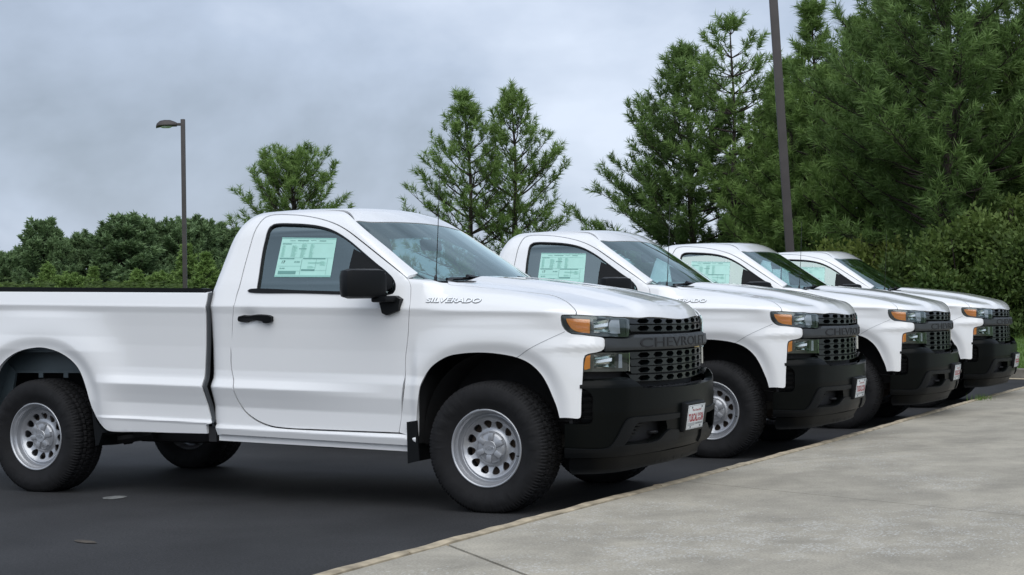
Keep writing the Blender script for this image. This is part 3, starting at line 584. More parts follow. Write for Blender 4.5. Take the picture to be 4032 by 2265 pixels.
# --- grille and front
rect=lambda u0,u1,v0,v1:[(u0,v0,1),(u1,v0,1),(u1,v1,1),(u0,v1,1)]
gt=both([(-.93,1.16,1),(-.93,.80,1),(-.62,.77,1),(-.56,.69,1)])
back=part('grille',mk('grille',skin('gback',F_front,CYL,[gt],None,.05,.04,off=-.075,flange=0),M['seam']))
def hexrow(zc,drop,hh,n0,sp,holew,holeh,ulim):
    """one wavy bar: a chain of stretched openings between solid links"""
    zz=lambda u: zc-drop*(1-(u/.62)**2)
    top=[(u,zz(u)+hh) for u in np.arange(-ulim,ulim+.01,.06)]; bot=[(u,zz(u)-hh) for u in np.arange(ulim,-ulim-.01,-.06)]
    out=[]; 
    us=[k*sp for k in range(-n0,n0+1)]
    holes=[[(u-holew,zz(u)),(u-holew*.55,zz(u)+holeh),(u+holew*.55,zz(u)+holeh),(u+holew,zz(u)),(u+holew*.55,zz(u)-holeh),(u-holew*.55,zz(u)-holeh)] for u in us]
    return [np.array(top+bot)]+[np.array(h) for h in holes]
for zc,drop in((1.139,.012),(1.092,.010),(.928,.003),(.884,.004),(.840,.006),(.794,.012)):
    t=skin('row',F_front,CYL,hexrow(zc,drop,.0195,3,.158,.060,.0162,.612),None,.05,.05,off=-.012,flange=.045)
    part('grille_bar',mk('grille_bar',t,M['grille']),back)
for zc,drop in((1.1155,.011),(.906,.0035),(.862,.005),(.817,.009)):
    t=skin('row',F_front,CYL,hexrow(zc,drop,.0055,-1,.158,.056,.0125,.612),None,.06,.05,off=-.035,flange=.03)
    part('grille_slat',mk('grille_slat',t,M['seam']),back)
# cross bar carrying the maker's lettering
bar_h=[(-.782,1.033,1),(-.625,1.031),(-.603,1.037),(-.572,1.049),(-.46,1.0495),(0,1.047)]; bar_b=[(0,.9565),(-.46,.9585),(-.62,.9605),(-.782,.9615,1)]
bo=bar_h+[(-p[0],)+tuple(p[1:]) for p in bar_h[:-1][::-1]]+[(-p[0],)+tuple(p[1:]) for p in bar_b[1:][::-1]]+bar_b
bar_off=lambda Q: .006+.010*ss(np.minimum(1.05-np.abs(Q[:,1]-1.003)-1.0,0)*0+ (.0465-np.abs(Q[:,1]-1.003)),0,.014)
bar=part('cross_bar',mk('cross_bar',skin('bar',F_front,CYL,[bo],None,.03,.006,off=bar_off,flange=.05),M['bar']))
def on_front(body,u0,u1,v0,v1,off,depth,F,pj,bold=0,shear=0,flat=None):
    V2,Fc=text2d(body,bold); U=u0+(u1-u0)*V2[:,0]+shear*V2[:,1]*abs(v1-v0); Vv=v0+(v1-v0)*V2[:,1]
    P,ok=solve(F,pj,np.stack([U,Vv],1)); Nn=grad(F,P); P=P+Nn*off; V,FF=extrude(P,Fc,-Nn*depth); return V,FF
V,FF=on_front('CHEVROLET',-.545,.545,.972,1.030,.0195,.005,F_front,CYL,bold=-.004)
part('bar_lettering',new_mesh('bar_lettering',V,FF,M['seam']),bar)
# headlights
hlR=O['headlight']; ctr=offset_loop
def light(parent_name,outline,amber,refl,mats,lens_u,label=None):
    Lo=crom(outline,True,.02)
    h=sided(parent_name,skin(parent_name,F_front,CYL,[offset_loop(Lo,-.002),offset_loop(crom(amber,True,.02),.0),np.array(refl)],None,.03,.02,off=-.006,flange=.05),mats[0])
    base=sided('lamp_housing',skin('hb',F_front,CYL,[offset_loop(Lo,-.001)],None,.04,.03,off=-.062,flange=-.05),M['seam'],h)
    sided('side_marker',skin('am',F_front,CYL,[offset_loop(crom(amber,True,.02),-.002)],None,.02,.010,off=lambda Q:-.004-.004*(.5+.5*np.sin(Q[:,1]*2*math.pi/.014))*(Q[:,0]>lens_u[2]),flange=.02),M['amber'],h)
    return h
hlref=[(-.832,1.1525),(-.716,1.1495),(-.628,1.1465),(-.632,1.0545),(-.72,1.0575),(-.832,1.062)]
hl=light('headlight',O['headlight'],O['amber'],hlref,(M['smoke'],),(0,0,-.92))
def facets(u0,u1,v0,v1,m,h,deep=.010):
    # bright cone of the reflector: flat facets turned alternately up and down
    X=lambda a:u0+(u1-u0)*a; Y=lambda c:v0+(v1-v0)*c
    fs=[([(0,1),(.92,.96),(0,.75)],.9),([(0,.75),(.92,.96),(.90,.74),(0,.56)],-.7),([(0,.56),(.90,.74),(.86,.50),(0,.40)],.12),([(0,.40),(.86,.50),(1,.10),(.55,.14),(0,.24)],1.0),([(0,.24),(.55,.14),(1,.10),(1,0),(0,0)],-.8)]
    for poly,tilt in fs:
        vc=sum(p[1] for p in poly)/len(poly)
        sided('reflector',skin('refl',F_front,CYL,[np.array([(X(a),Y(c)) for a,c in poly])],None,.03,.03,off=lambda Q,tilt=tilt,vc=vc:-deep-tilt*.8*(Q[:,1]-Y(vc)),flange=.012),m,h)
    sided('reflector',skin('refl',F_front,CYL,[np.array([(X(.86),Y(.5)),(X(.90),Y(.74)),(X(.98),Y(.92)),(X(1.1),Y(.96)),(X(1.1),Y(.06)),(X(1.0),Y(.10)),(X(.9),Y(.28))])],None,.03,.03,off=-deep-.012,flange=0),M['seam'],h)
facets(-.832,-.742,1.060,1.151,M['reflector'],hl)
sided('main_lens',skin('ml',F_front,CYL,[np.array([(-.728,1.062),(-.666,1.060),(-.668,1.148),(-.724,1.150),(-.738,1.130),(-.744,1.105),(-.740,1.08)])],None,.02,.02,off=-.016,flange=.02),M['lens'],hl)
sided('inner_trim_block',skin('mt',F_front,CYL,[np.array([(-.664,1.056),(-.631,1.055),(-.629,1.147),(-.664,1.149)])],None,.02,.02,off=-.014,flange=.02),M['smoke'],hl)
sided('lens_cover',skin('lc',F_front,CYL,[offset_loop(crom(O['headlight'],True,.02),-.003)],None,.03,.02,off=.001,flange=.004),M['clear'],hl)
lp_ref=[(-.835,.945),(-.70,.945),(-.632,.940),(-.634,.842),(-.70,.845),(-.835,.848)]
lpL=crom(O['lamp'],True,.02)
lp=sided('fog_lamp',skin('lamp',F_front,CYL,[offset_loop(lpL,-.002),np.array([(-.833,.858),(-.715,.856),(-.715,.942),(-.833,.942)])],None,.03,.02,off=-.010,flange=.05),M['olive'])
facets(-.833,-.718,.857,.942,M['reflector'],lp)
sided('side_marker',skin('lam',F_front,CYL,[offset_loop(crom(O['lamp_amber'],True,.02),-.003)],None,.02,.02,off=-.006,flange=.01),M['amber'],lp)
sided('lamp_lens',skin('lml',F_front,CYL,[np.array([(-.690,.858),(-.664,.857),(-.664,.938),(-.686,.939)])],None,.02,.02,off=-.008,flange=.01),M['lens'],lp)
sided('lens_cover',skin('lc',F_front,CYL,[offset_loop(lpL,-.003)],None,.03,.02,off=.001,flange=.004),M['clear'],lp)
sided('lamp_edge',skin('le',F_front,CYL,[np.array([(-.622,.836),(-.6185,.836),(-.6175,.946),(-.621,.946)])],None,.02,.02,off=.003,flange=.03),M['chrome'],lp)
# small gold emblem low on the grille
b=B(); b.box((.775,.60,.945),(.02,.06,.03),rot=R(-14),bev=.006); part('grille_emblem',b.mesh('emblem',M['gold']),back)
# --- bumper
bt=[(-.905,.803,1),(-.784,.801),(-.650,.801),(-.612,.780),(-.556,.738),(-.42,.730),(0,.722)]
ventN=[(-.903,.800,1),(-.903,.7465,1),(-.8863,.7457),(-.857,.720),(-.8455,.6964),(-.8455,.6643),(-.8465,.5816),(-.8518,.5494),(-.8622,.5400),(-.900,.5379),(-.975,.5379,1)]
bt=bt[1:]
bb=[(0,.345),(-.40,.345),(-.80,.343),(-.968,.340,1),(-.975,.38)]
bh=bt+[(-p[0],)+tuple(p[1:]) for p in bt[:-1][::-1]]+[(-p[0],)+tuple(p[1:]) for p in ventN]+[(-p[0],)+tuple(p[1:]) for p in bb[1:][::-1]]+bb+ventN[::-1]
pocket=[(-.6906,.414,1),(-.672,.430),(-.622,.520),(-.606,.528),(-.5548,.5310),(-.345,.5254,1),(-.3292,.468),(-.4345,.420)]
bump=part('front_bumper',mk('front_bumper',skin('bump',F_bump,CYL,[bh,pocket,inv_u(pocket)[::-1]],None,.03,.008,flange=.05),M['bumperp']))
part('bumper_backing',mk('bumper_backing',skin('bb',F_bump,CYL,[both([(-.895,.79,1),(-.895,.36,1)])],None,.06,.05,off=-.075,flange=0),M['seam']),bump)
for s in(1,-1):
    for k in range(5):   # louvres in the corner vent
        v=.722-.042*k; q=[(-.902,v-.014),(-.850,v-.014),(-.850,v+.012),(-.902,v+.012)]
        t=skin('lv',F_bump,CYL,[np.array(q)],None,.04,.03,off=lambda Q,v=v:-.030+.018*(Q[:,1]-v+.014)/.026,flange=.02)
        t=t if s==1 else mirror(t); part('vent_louvre',mk('vent_louvre',t,M['plastic']),bump)
    for k in range(5):
        v=.435+.019*k; a=-.672+.024*k*.9; q=[(a,v-.005),(a+.075,v-.005),(a+.075,v+.006),(a,v+.006)]
        t=skin('fl',F_bump,CYL,[np.array(q)],None,.04,.03,off=-.04,flange=.03); t=t if s==1 else mirror(t)
        part('pocket_louvre',mk('pocket_louvre',t,M['plastic']),bump)
# raised surround of the lower pockets
sr=[(-.975,.3968,1),(-.7782,.3985),(-.7552,.420),(-.6804,.5552),(-.6501,.5667),(-.5565,.5666),(-.2,.5640,1)]
sr_in=[(-.2,.535,1),(-.345,.5300,1),(-.5548,.5355),(-.608,.5325),(-.626,.524),(-.676,.433),(-.697,.409,1),(-.4345,.414),(-.325,.466),(-.2,.46,1),(-.2,.355,1),(-.5,.348),(-.8,.346),(-.975,.345,1)]
sided('bumper_surround',skin('sr',F_bump,CYL,[sr+sr_in],None,.025,.010,off=.012,flange=.014),M['plastic'],(bump,bump))
b=B()
for s in(1,-1): b.tube([(.76,-.44*s,.455),(.845,-.44*s,.458),(.865,-.42*s,.458),(.865,-.39*s,.458),(.845,-.37*s,.456),(.76,-.37*s,.455)],.010,6)
part('tow_hook',b.mesh('tow_hook',M['frame']),bump)
dam=both([(-.950,.305,1),(-.955,.270),(-.94,.235,1),(-.6189,.242),(-.45,.245,1),(-.43,.26)])
part('air_dam',mk('air_dam',skin('dam',F_bump,CYL,[[(-.95,.325,1),(-.955,.270),(-.94,.235,1),(-.6,.243),(-.40,.250),(.40,.250),(.6,.243),(.94,.235,1),(.955,.27),(.95,.325,1)]],None,.04,.02,off=-.015,flange=.02),M['plastic']),bump)
# --- licence plate on its bracket
b=B(); rt=Matrix.Rotation(R(9),4,'Y'); b.box((.950,0,.530),(.050,.345,.185),rot=rt,bev=.014); br=part('plate_bracket',b.mesh('plate_bracket',M['plastic']))
pm=B(); pm.box((0,0,0),(.003,.305,.152),bev=.001); pl=part('licence_plate',pm.mesh('licence_plate',M['plate']),br,(0.9782,0,.527),rot=(0,R(9),0))
def flat(body,y0,y1,z0,z1,m,name,x=.0022,bold=0,shear=0):
    V2,Fc=text2d(body,bold); V=np.stack([np.full(len(V2),x),y0+(y1-y0)*V2[:,0]+shear*V2[:,1],z0+(z1-z0)*V2[:,1]],1); part(name,new_mesh(name,V,Fc,m),pl)
flat('TUSCAL',-.138,.030,-.030,.022,M['red'],'plate_lettering',bold=.035); flat('SA',.092,.138,-.030,.022,M['red'],'plate_lettering',bold=.035)
flat('"Roll Chevy Roll"',-.075,.085,.033,.050,M['red'],'plate_lettering',bold=.02); flat('CHEVROLET',-.005,.135,-.050,-.037,M['ink'],'plate_lettering',bold=.02)
b=B()
for y0,y1,z0,z1 in((.034,.058,.000,.022),(.062,.086,.000,.022),(.034,.058,-.030,-.008),(.062,.086,-.030,-.008)):
    cy,cz=(y0+y1)/2,(z0+z1)/2; n=14; V=[];F_=[]
    for i in range(n):
        a=2*math.pi*i/n
        for k in(1,.50): V.append((.0022,cy+(y1-y0)/2*k*math.cos(a),cz+(z1-z0)/2*k*math.sin(a)))
    for i in range(n): j=(i+1)%n; F_.append((2*i,2*i+1,2*j+1,2*j))
    b.add(V,F_)
part('plate_lettering',b.mesh('plate_os',M['red']),pl)
b=B()
for z in(-.038,-.045,-.052): b.box((.0022,-.075,z),(.0008,.12,.0022))
for s in(1,-1):
    b.box((.0022,0,s*.0715),(.0008,.296,.0014)); b.box((.0022,s*.1475,0),(.0008,.0014,.1416))
part('plate_line',b.mesh('plate_line',M['ink']),pl)
b=B()
for y in(-.09,.09):
    for z in(-.061,.061): b.tube([(.001,y,z),(.006,y,z)],.0055,8)
part('plate_screw',b.mesh('plate_screw',M['ink']),pl)
# --- model name on the fender
V2,Fc=text2d('SILVERADO',.018)
a0=PJ_FEND.uv(np.array([[-.345,-.96,1.293]]))[0]; a1=PJ_FEND.uv(np.array([[-.03,-.96,1.284]]))[0]
P0=np.array([-.405,0,1.290]); 
def fender_text(s):
    V=V2.copy(); x=-.400+.365*V[:,0]+.006*V[:,1]; z=1.268+.0285*V[:,1]-.010*V[:,0]-.002
    # rays straight in from the side, then lifted off the skin
    pj=Planar((0,-1,0),(1,0,0)); q=pj.uv(np.stack([x,0*x,z],1)); P,ok=solve(F_front,pj,q); Nn=grad(F_front,P); P=P+Nn*.0045; return extrude(P,Fc,-Nn*.006)
V2s=V2.copy(); Fcs=Fc
V,FF=fender_text(1); ml0=part('model_lettering',new_mesh('model_lettering',V,FF,[M['badgeface'],M['shadowseam']],mi=[0]*len(Fc)+[1]*(len(FF)-len(Fc))),fen[0])
V2,Fc=text2d('SILVERADO',.05)
V2=V2*[1.012,1.16]-[.006,.08]
def fender_back():
    x=-.400+.365*V2[:,0]+.006*V2[:,1]; z=1.268+.0285*V2[:,1]-.010*V2[:,0]-.0035; pj=Planar((0,-1,0),(1,0,0)); P,ok=solve(F_front,pj,pj.uv(np.stack([x,0*x,z],1))); return P+grad(F_front,P)*.0012
part('lettering_shadow',new_mesh('lettering_shadow',fender_back(),Fc,M['shadowseam']),ml0)  # darker, bolder copy that paints a shadow outline behind the white letters
V2,Fc=V2s,Fcs
# (driver side: the same word, reading forwards)
Vd=V*[1,-1,1]; xm=(V[:,0].min()+V[:,0].max())/2; Vd[:,0]=2*xm-Vd[:,0]
part('model_lettering',new_mesh('model_lettering',Vd,FF,[M['badgeface'],M['shadowseam']],mi=[0]*len(Fc)+[1]*(len(FF)-len(Fc))),fen[1])
q0,q1=[np.array(p[:2]) for p in O['seamline']]; dn=unit2((q1-q0)); nn_=np.array([-dn[1],dn[0]])*.0011
sided('panel_seam',skin('ps',F_front,PJ_FEND,[np.concatenate([[q0+(q1-q0)*f_+nn_ for f_ in np.linspace(0,1,30)],[q0+(q1-q0)*f_-nn_ for f_ in np.linspace(1,0,30)]])],None,.02,.02,off=.0018,flange=0,rs=.02),M['shadowseam'],fen)
# --- price sheet on the passenger glass
stp=[(-1.5712, 1.7183), (-1.1494, 1.6983), (-1.133, 1.4456), (-1.5637, 1.4576)]
pj=Planar((0,-1,0),(1,0,0)); nn=14; gv=[]
for j in range(nn+1):
    for i in range(nn+1):
        a,c=i/nn,j/nn; gv.append([stp[0][0]*(1-a)*(1-c)+stp[1][0]*a*(1-c)+stp[2][0]*a*c+stp[3][0]*(1-a)*c,0,stp[0][1]*(1-a)*(1-c)+stp[1][1]*a*(1-c)+stp[2][1]*a*c+stp[3][1]*(1-a)*c])
gv=np.array(gv)
def sheet_pt(a,c,lift):
    x=(stp[0][0]*(1-a)+stp[1][0]*a)*(1-c)+(stp[3][0]*(1-a)+stp[2][0]*a)*c; z=(stp[0][1]*(1-a)+stp[1][1]*a)*(1-c)+(stp[3][1]*(1-a)+stp[2][1]*a)*c
    P,ok=solve(F_cab,pj,pj.uv(np.stack([x,0*x,z],1))); return P+grad(F_cab,P)*(-.014+lift)
aa,cc=np.meshgrid(np.linspace(0,1,nn+1),np.linspace(0,1,nn+1)); P=sheet_pt(aa.ravel(),cc.ravel(),.0015)
Fq=[(j*(nn+1)+i,(j+1)*(nn+1)+i,(j+1)*(nn+1)+i+1,j*(nn+1)+i+1) for j in range(nn) for i in range(nn)]
M['paper']=mat('white paper with glass tint painted in',(.40,.69,.61),.35,coat=.4,var=.04,vscale=12)  # white paper; the window's green tint is painted into sheet and print colours
M['print']=mat('grey green print',(.13,.30,.27),.5); M['print2']=mat('pale green print',(.30,.58,.50),.5); M['print3']=mat('dark green print',(.05,.12,.11),.5); M['tape']=mat('translucent tape',(.25,.50,.45),.4)
st=part('price_sheet',new_mesh('price_sheet',P,Fq,M['paper'],smooth=True),sg[0])
def rects(name,L_,m,lift=.0028):
    V=[];F_=[]
    for a0,a1,c0,c1 in L_:
        n=max(1,int((a1-a0)*6)); 
        for i in range(n):
            s0=a0+(a1-a0)*i/n; s1=a0+(a1-a0)*(i+1)/n; k=len(V); V+=[(s0,c0),(s1,c0),(s1,c1),(s0,c1)]; F_.append((k,k+3,k+2,k+1))
    V=np.array(V); part(name,new_mesh(name,sheet_pt(V[:,0],V[:,1],lift),F_,m),st)
g=random.Random(3); lines=[];
for c0,c1,a0,a1 in((.20,.50,.04,.11),(.20,.50,.22,.33),(.16,.50,.39,.49),(.16,.50,.55,.63),(.62,.66,.56,.84),(.72,.78,.56,.70),(.60,.70,.78,.90)):
    z=c0
    while z<c1: lines.append((a0,a0+(a1-a0)*g.uniform(.55,1),z,z+.0045)); z+=.0125
rects('sheet_print',lines,M['print2'])
bars=[(.03,.20,.155,.172),(.35,.49,.275,.292),(.03,.30,.525,.548),(.46,.86,.522,.545),(.30,.50,.065,.085),(.54,.64,.065,.073),(.70,.82,.065,.085),(.16,.26,.075,.085),(.46,.70,.80,.845),(.05,.37,.85,.93),(.02,.95,.138,.142),(.02,.98,.512,.516),(.44,.446,.55,.94),(.04,.44,.725,.729),(.70,.704,.55,.80),(.64,.90,.83,.834),(.90,.904,.52,.94),(.04,.43,.845,.849)]
rects('sheet_print',bars,M['print'],.003)
rects('sheet_border',[(0,1,0,.028),(0,1,.955,1)],M['tape'],.0032)
def sheet_text(s,a0,a1,c0,c1,m):
    V2_,F_=text2d(s,.02); part('sheet_print',new_mesh('sheet_print',sheet_pt(a0+(a1-a0)*V2_[:,0],c1+(c0-c1)*V2_[:,1],.0034),F_,m),st)
sheet_text('17',.085,.145,.585,.66,M['print3']); sheet_text('$4,500',.31,.41,.60,.64,M['print']); sheet_text('$2,400',.065,.155,.765,.80,M['print'])
# --- antenna and wipers
b=B(); b.tube([(-.425,-.80,1.375),(-.424,-.80,1.425),(-.420,-.80,1.44)],[.012,.010,.005],8); b.tube([(-.420,-.80,1.43),(-.40,-.80,1.75),(-.384,-.80,2.076)],[.0030,.0026,.0020],6); part('antenna',b.mesh('antenna',M['gloss']))
for y0,y1 in((-.70,-.10),(.05,.62)):
    b=B(); b.tube([(-.40,y0,1.412),(-.37,(y0+y1)/2,1.422),(-.335,y1,1.424)],.011,6); b.tube([(-.33,y1,1.40),(-.36,(y0*2+y1)/3,1.432)],.014,6); part('wiper',b.mesh('wiper',M['gloss']))
b=B(); b.prism([(-.50,1.36),(-.30,1.37),(-.28,1.40),(-.43,1.398)],-.78,.78); part('cowl_cover',b.mesh('cowl_cover',M['plastic']))
# --- cabin
b=B(); b.box((-.64,0,1.20),(.42,1.62,.26),bev=.08); b.box((-.54,0,1.33),(.34,1.5,.08),bev=.03); b.box((-.68,.36,1.33),(.2,.40,.12),bev=.05); part('dashboard',b.mesh('dashboard',M['interior']))
b=B(); P_=[]; 
for i in range(25):
    a=2*math.pi*i/24; P_.append((-.86-.07*math.sin(a),.38+.185*math.cos(a),1.28+.17*math.sin(a)))
b.tube(P_,.016,8,False); b.tube([(-.6,.38,1.2),(-.86,.38,1.28)],.04,8); b.tube([(-.86,.20,1.28),(-.86,.56,1.28)],.02,6); b.tube([(-.86,.38,1.28),(-.80,.38,1.12)],.02,6); part('steering_wheel',b.mesh('steering_wheel',M['gloss']))
b=B(); rk=Matrix.Rotation(R(-14),4,'Y')
b.box((-1.35,0,.93),(.60,1.50,.18),bev=.06)
for y in(-.50,0,.50):
    b.box((-1.74,y,1.22),(.17,.48,.62),rot=rk,bev=.06); 
for y in(-.46,.46): b.box((-1.84,y,1.61),(.11,.27,.18),rot=rk,bev=.045)
part('bench_seat',b.mesh('bench_seat',M['seat']))
b=B(); b.box((-.90,0,1.665),(.035,.25,.075),rot=Matrix.Rotation(R(-10),4,'Y'),bev=.012); b.tube([(-.89,0,1.70),(-.86,0,1.745)],.012,6); part('rear_view_mirror',b.mesh('rvm',M['gloss']))
b=B(); b.box((-1.28,0,.62),(1.55,1.80,.10)); b.box((-.54,0,.95),(.05,1.74,.75)); part('cab_floor',b.mesh('cab_floor',M['seam']))
# --- bed interior, rail caps, tailgate
b=B(); k=.027
def z_r(x,z): return z-k*x
b.box((-3.49,0,.86),(2.72,1.20,.05)); 
b.box((-2.16,0,1.06),(.05,1.80,.56)); 
for s in(1,-1): b.box((-3.49,s*.885,1.19),(2.72,.04,.34)); b.box((-3.55,s*.68,.95),(1.0,.16,.26),bev=.04)
part('bed_floor',b.mesh('bed_floor',M['paint']))
for s in(1,-1):
    b=B(); b.prism([(-4.87,z_r(-4.87,1.305)),(-2.10,z_r(-2.10,1.305)),(-2.10,z_r(-2.1,1.333)),(-2.12,z_r(-2.1,1.336)),(-4.87,z_r(-4.87,1.336))],s*.860,s*.945); part('rail_cap',b.mesh('rail_cap',M['plastic']))
b=B(); b.box((-4.86,0,1.12),(.06,1.72,.58),bev=.012); part('tailgate',b.mesh('tailgate',M['paint']))
b=B(); b.box((-4.95,0,.62),(.16,1.96,.20),bev=.03); part('rear_bumper',b.mesh('rear_bumper',M['chrome']))
for s in(1,-1):
    b=B(); b.box((-4.86,s*.915,1.10),(.08,.11,.36),bev=.012); part('tail_lamp',b.mesh('tail_lamp',M['red']))
# front end of the bed, and the rubber-coloured gap filler between cab and bed
b=B(); b.box((-2.13,0,.9),(.012,1.80,.90))
part('gap_filler',b.mesh('gap_filler',M['seam']))
sq=[(a+.004,b_) for a,b_,*_ in EDGE]+[(a+.016,b_) for a,b_,*_ in EDGE[::-1]]
sided('gap_seal',skin('gap_seal',F_bed,PJ_BED,[[tuple(q) for q in sq]],None,.03,.05,off=-.006,flange=.03),M['trimgrey'])
for s in(1,-1): b=B(); b.box((-2.05,-s*.90,.43),(.06,.06,.10)); part('lower_bracket',b.mesh('lower_bracket',M['seam']))
# --- chassis
b=B()
for s in(1,-1):
    b.tube([(.62,s*.45,.50),(.30,s*.45,.52),(-.5,s*.43,.46),(-2.6,s*.45,.46),(-3.2,s*.47,.60),(-3.9,s*.47,.60),(-4.8,s*.47,.55)],.065,6)
b.box((0,0,.40),(.30,1.1,.14)); b.tube([(0,-.80,.386),(0,.80,.386)],.04,8); b.box((-.55,0,.46),(.60,.4,.16),bev=.05); b.box((-1.25,.1,.50),(.8,.30,.16),bev=.05); b.tube([(-1.6,.1,.40),(-3.45,0,.42)],.045,8)
b.box((-2.75,-.30,.42),(.7,.4,.20),bev=.06); part('chassis',b.mesh('chassis',M['frame']))
b=B(); b.tube([(-3.546,-.72,.386),(-3.546,.72,.386)],.045,10); b.tube([(-3.66,0,.386),(-3.546,0,.386),(-3.42,0,.386)],[.06,.14,.06],10); 
for s in(1,-1):
    b.tube([(-2.85,s*.55,.38),(-3.2,s*.55,.33),(-3.546,s*.55,.31),(-3.9,s*.55,.36),(-4.25,s*.55,.45)],.032,6); b.tube([(-3.40,s*.60,.33),(-3.15,s*.50,.72)],.03,8)
part('rear_axle',b.mesh('rear_axle',M['frame']))
b=B(); b.tube([(-2.1,.42,.38),(-3.1,.42,.36),(-3.4,.42,.55),(-4.0,.45,.50),(-4.85,.75,.42)],.035,8); part('exhaust_pipe',b.mesh('exhaust',M['rust']))
for s in(1,-1):
    b=B(); b.lathe([(.505,-s*.86),(.505,-s*.55)],24,R(-8),R(188),(.02,0,.46)); b.prism([(-.49,.40),(-.49,.9),(-.40,1.02),(.0,1.06),(.40,1.02),(.53,.9),(.53,.40),(.55,.4),(.55,1.1),(-.52,1.1),(-.52,.4)],-s*.935,-s*.50)
    b.box((.02,-s*.50,.75),(1.0,.02,.62)); part('wheel_well_liner',b.mesh('liner',M['liner']))
    # pale primed inner bed metal over the rear wheel, with its lower flange and tabs
    b=B(); b.box((-3.55,-s*.70,.985),(1.06,.42,.02)); b.box((-3.50,-s*.79,.935),(.98,.02,.20)); b.box((-3.50,-s*.80,.832),(.96,.05,.012)); 
    for x in(-3.63,-3.40): b.box((x,-s*.82,.812),(.04,.008,.04))
    b.prism([(-4.02,.55),(-3.90,.66),(-3.86,.83),(-4.0,.95),(-4.12,.9)],-s*.83,-s*.81); b.prism([(-4.12,.5),(-4.06,.5),(-3.97,.75),(-3.93,.9),(-4.12,1.0)],-s*.93,-s*.82)
    part('bed_wheel_house',b.mesh('wheel_house',M['primer']))
    b=B(); b.box((-3.55,-s*.55,.88),(1.7,.02,.56)); b.box((-4.28,-s*.72,.80),(.02,.36,.6)); b.box((-3.02,-s*.72,.60),(.02,.36,.40)); part('wheel_well_liner',b.mesh('liner_r',M['liner']))
    b=B(); b.prism([(-.548,.535),(-.478,.545),(-.462,.300),(-.545,.280)],-s*.972,-s*.958); b.box((-.515,-s*.85,.41),(.012,.21,.24),rot=R(0)); part('mud_flap',b.mesh('mud_flap',M['plastic']))
    b=B(); b.prism([(-3.062,.592),(-3.034,.588),(-3.02,.50),(-2.985,.46),(-2.93,.43),(-2.97,.42),(-3.005,.335),(-3.03,.335),(-3.045,.45)],-s*.945,-s*.925); b.box((-3.035,-s*.83,.45),(.012,.21,.24)); part('mud_flap',b.mesh('mud_flap_r',M['plastic']))
    b=B(); b.prism([(-2.0,.388),(-.56,.350),(-.56,.40),(-2.0,.44)],-s*.925,-s*.895); b.box((-1.25,-s*.86,.46),(1.46,.06,.12)); part('rocker_flange',b.mesh('rocker',M['paint']))
    b=B(); b.tube([(.0,-s*.70,.386),(.0,-s*.84,.386)],.17,24); part('brake_disc',b.mesh('brake_f',M['rust'])); 
    b=B(); b.tube([(-3.546,-s*.70,.386),(-3.546,-s*.84,.386)],.16,24); part('brake_drum',b.mesh('brake_r',M['rust']))
# --- wheels (built about the hub, outer face towards -y)
TR=.4015; HUB=.386
def tyre():
    n=360; prof=[(.222,.02),(.232,.005),(.245,.000),(.262,-.006),(.285,-.018),(.310,-.024),(.335,-.024),(.352,-.020),(.362,-.016),(.374,-.012),(.383,-.004),(.391,.006),(.3955,.018),(.398,.034),(.400,.052),(.4005,.070),(.401,.088),(.4012,.108),(.4012,.128)]
    full=prof+[(r_,.256-y) for r_,y in prof[:-1][::-1]]; full=[(r_,y-.128) for r_,y in full]
    k=len(full); pr=np.array(full); a=np.arange(n)*2*math.pi/n; idx=np.arange(n); RR=np.tile(pr[:,0],(n,1)); YY=np.tile(pr[:,1],(n,1))
    ph=idx%6
    for j in range(k):
        yv=abs(pr[j,1]); r0=pr[j,0]
        side=(pr[j,1]<0)
        if r0>.372 and yv>.085: # shoulder blocks
            cut=(ph==0)|((ph==3)&(yv>.11)); RR[cut,j]-=.0075; RR[(ph==1),j]-=.002
        elif r0>.372:
            sh=int(yv*90)%6; cut=((ph+sh)%6)<1; RR[cut,j]-=.009
            if any(abs(yv-g_)<.011 for g_ in(.035,.074)): RR[:,j]-=.007
        elif .350<r0<=.372: RR[(idx%6)<2,j]-=.003
        if .300<r0<.340: YY[((idx//3)%5<3)&((idx%120)<62),j]-=.0022*(1 if side else -1)
    V=np.stack([RR*np.cos(a)[:,None],YY,RR*np.sin(a)[:,None]],-1).reshape(-1,3)
    V[:,2]=np.maximum(V[:,2],-HUB+.002)
    i,j=np.meshgrid(np.arange(n),np.arange(k-1),indexing='ij'); A=(i*k+j).ravel(); Bq=(i*k+j+1).ravel(); Cq=(((i+1)%n)*k+j+1).ravel(); D=(((i+1)%n)*k+j).ravel()
    me=new_mesh('tyre',V,np.stack([A,Bq,Cq,D],1),M['rubber'],smooth=True); 
    try: me.set_sharp_from_angle(angle=R(30))
    except Exception: pass
    return me
tyre_me=tyre()
def rim_mesh():
    b=B()
    b.lathe([(.2366,-.120),(.2366,-.127),(.232,-.131),(.225,-.128),(.221,-.118),(.219,-.100),(.212,-.094),(.209,-.085),(.207,-.060),(.200,-.054),(.193,-.056),(.187,-.066),(.183,-.072)],72)
    b.lathe([(.2366,-.120),(.215,-.09),(.205,.10),(.235,.125)],36)
    return b.mesh('rim',M['rim'],auto=False)
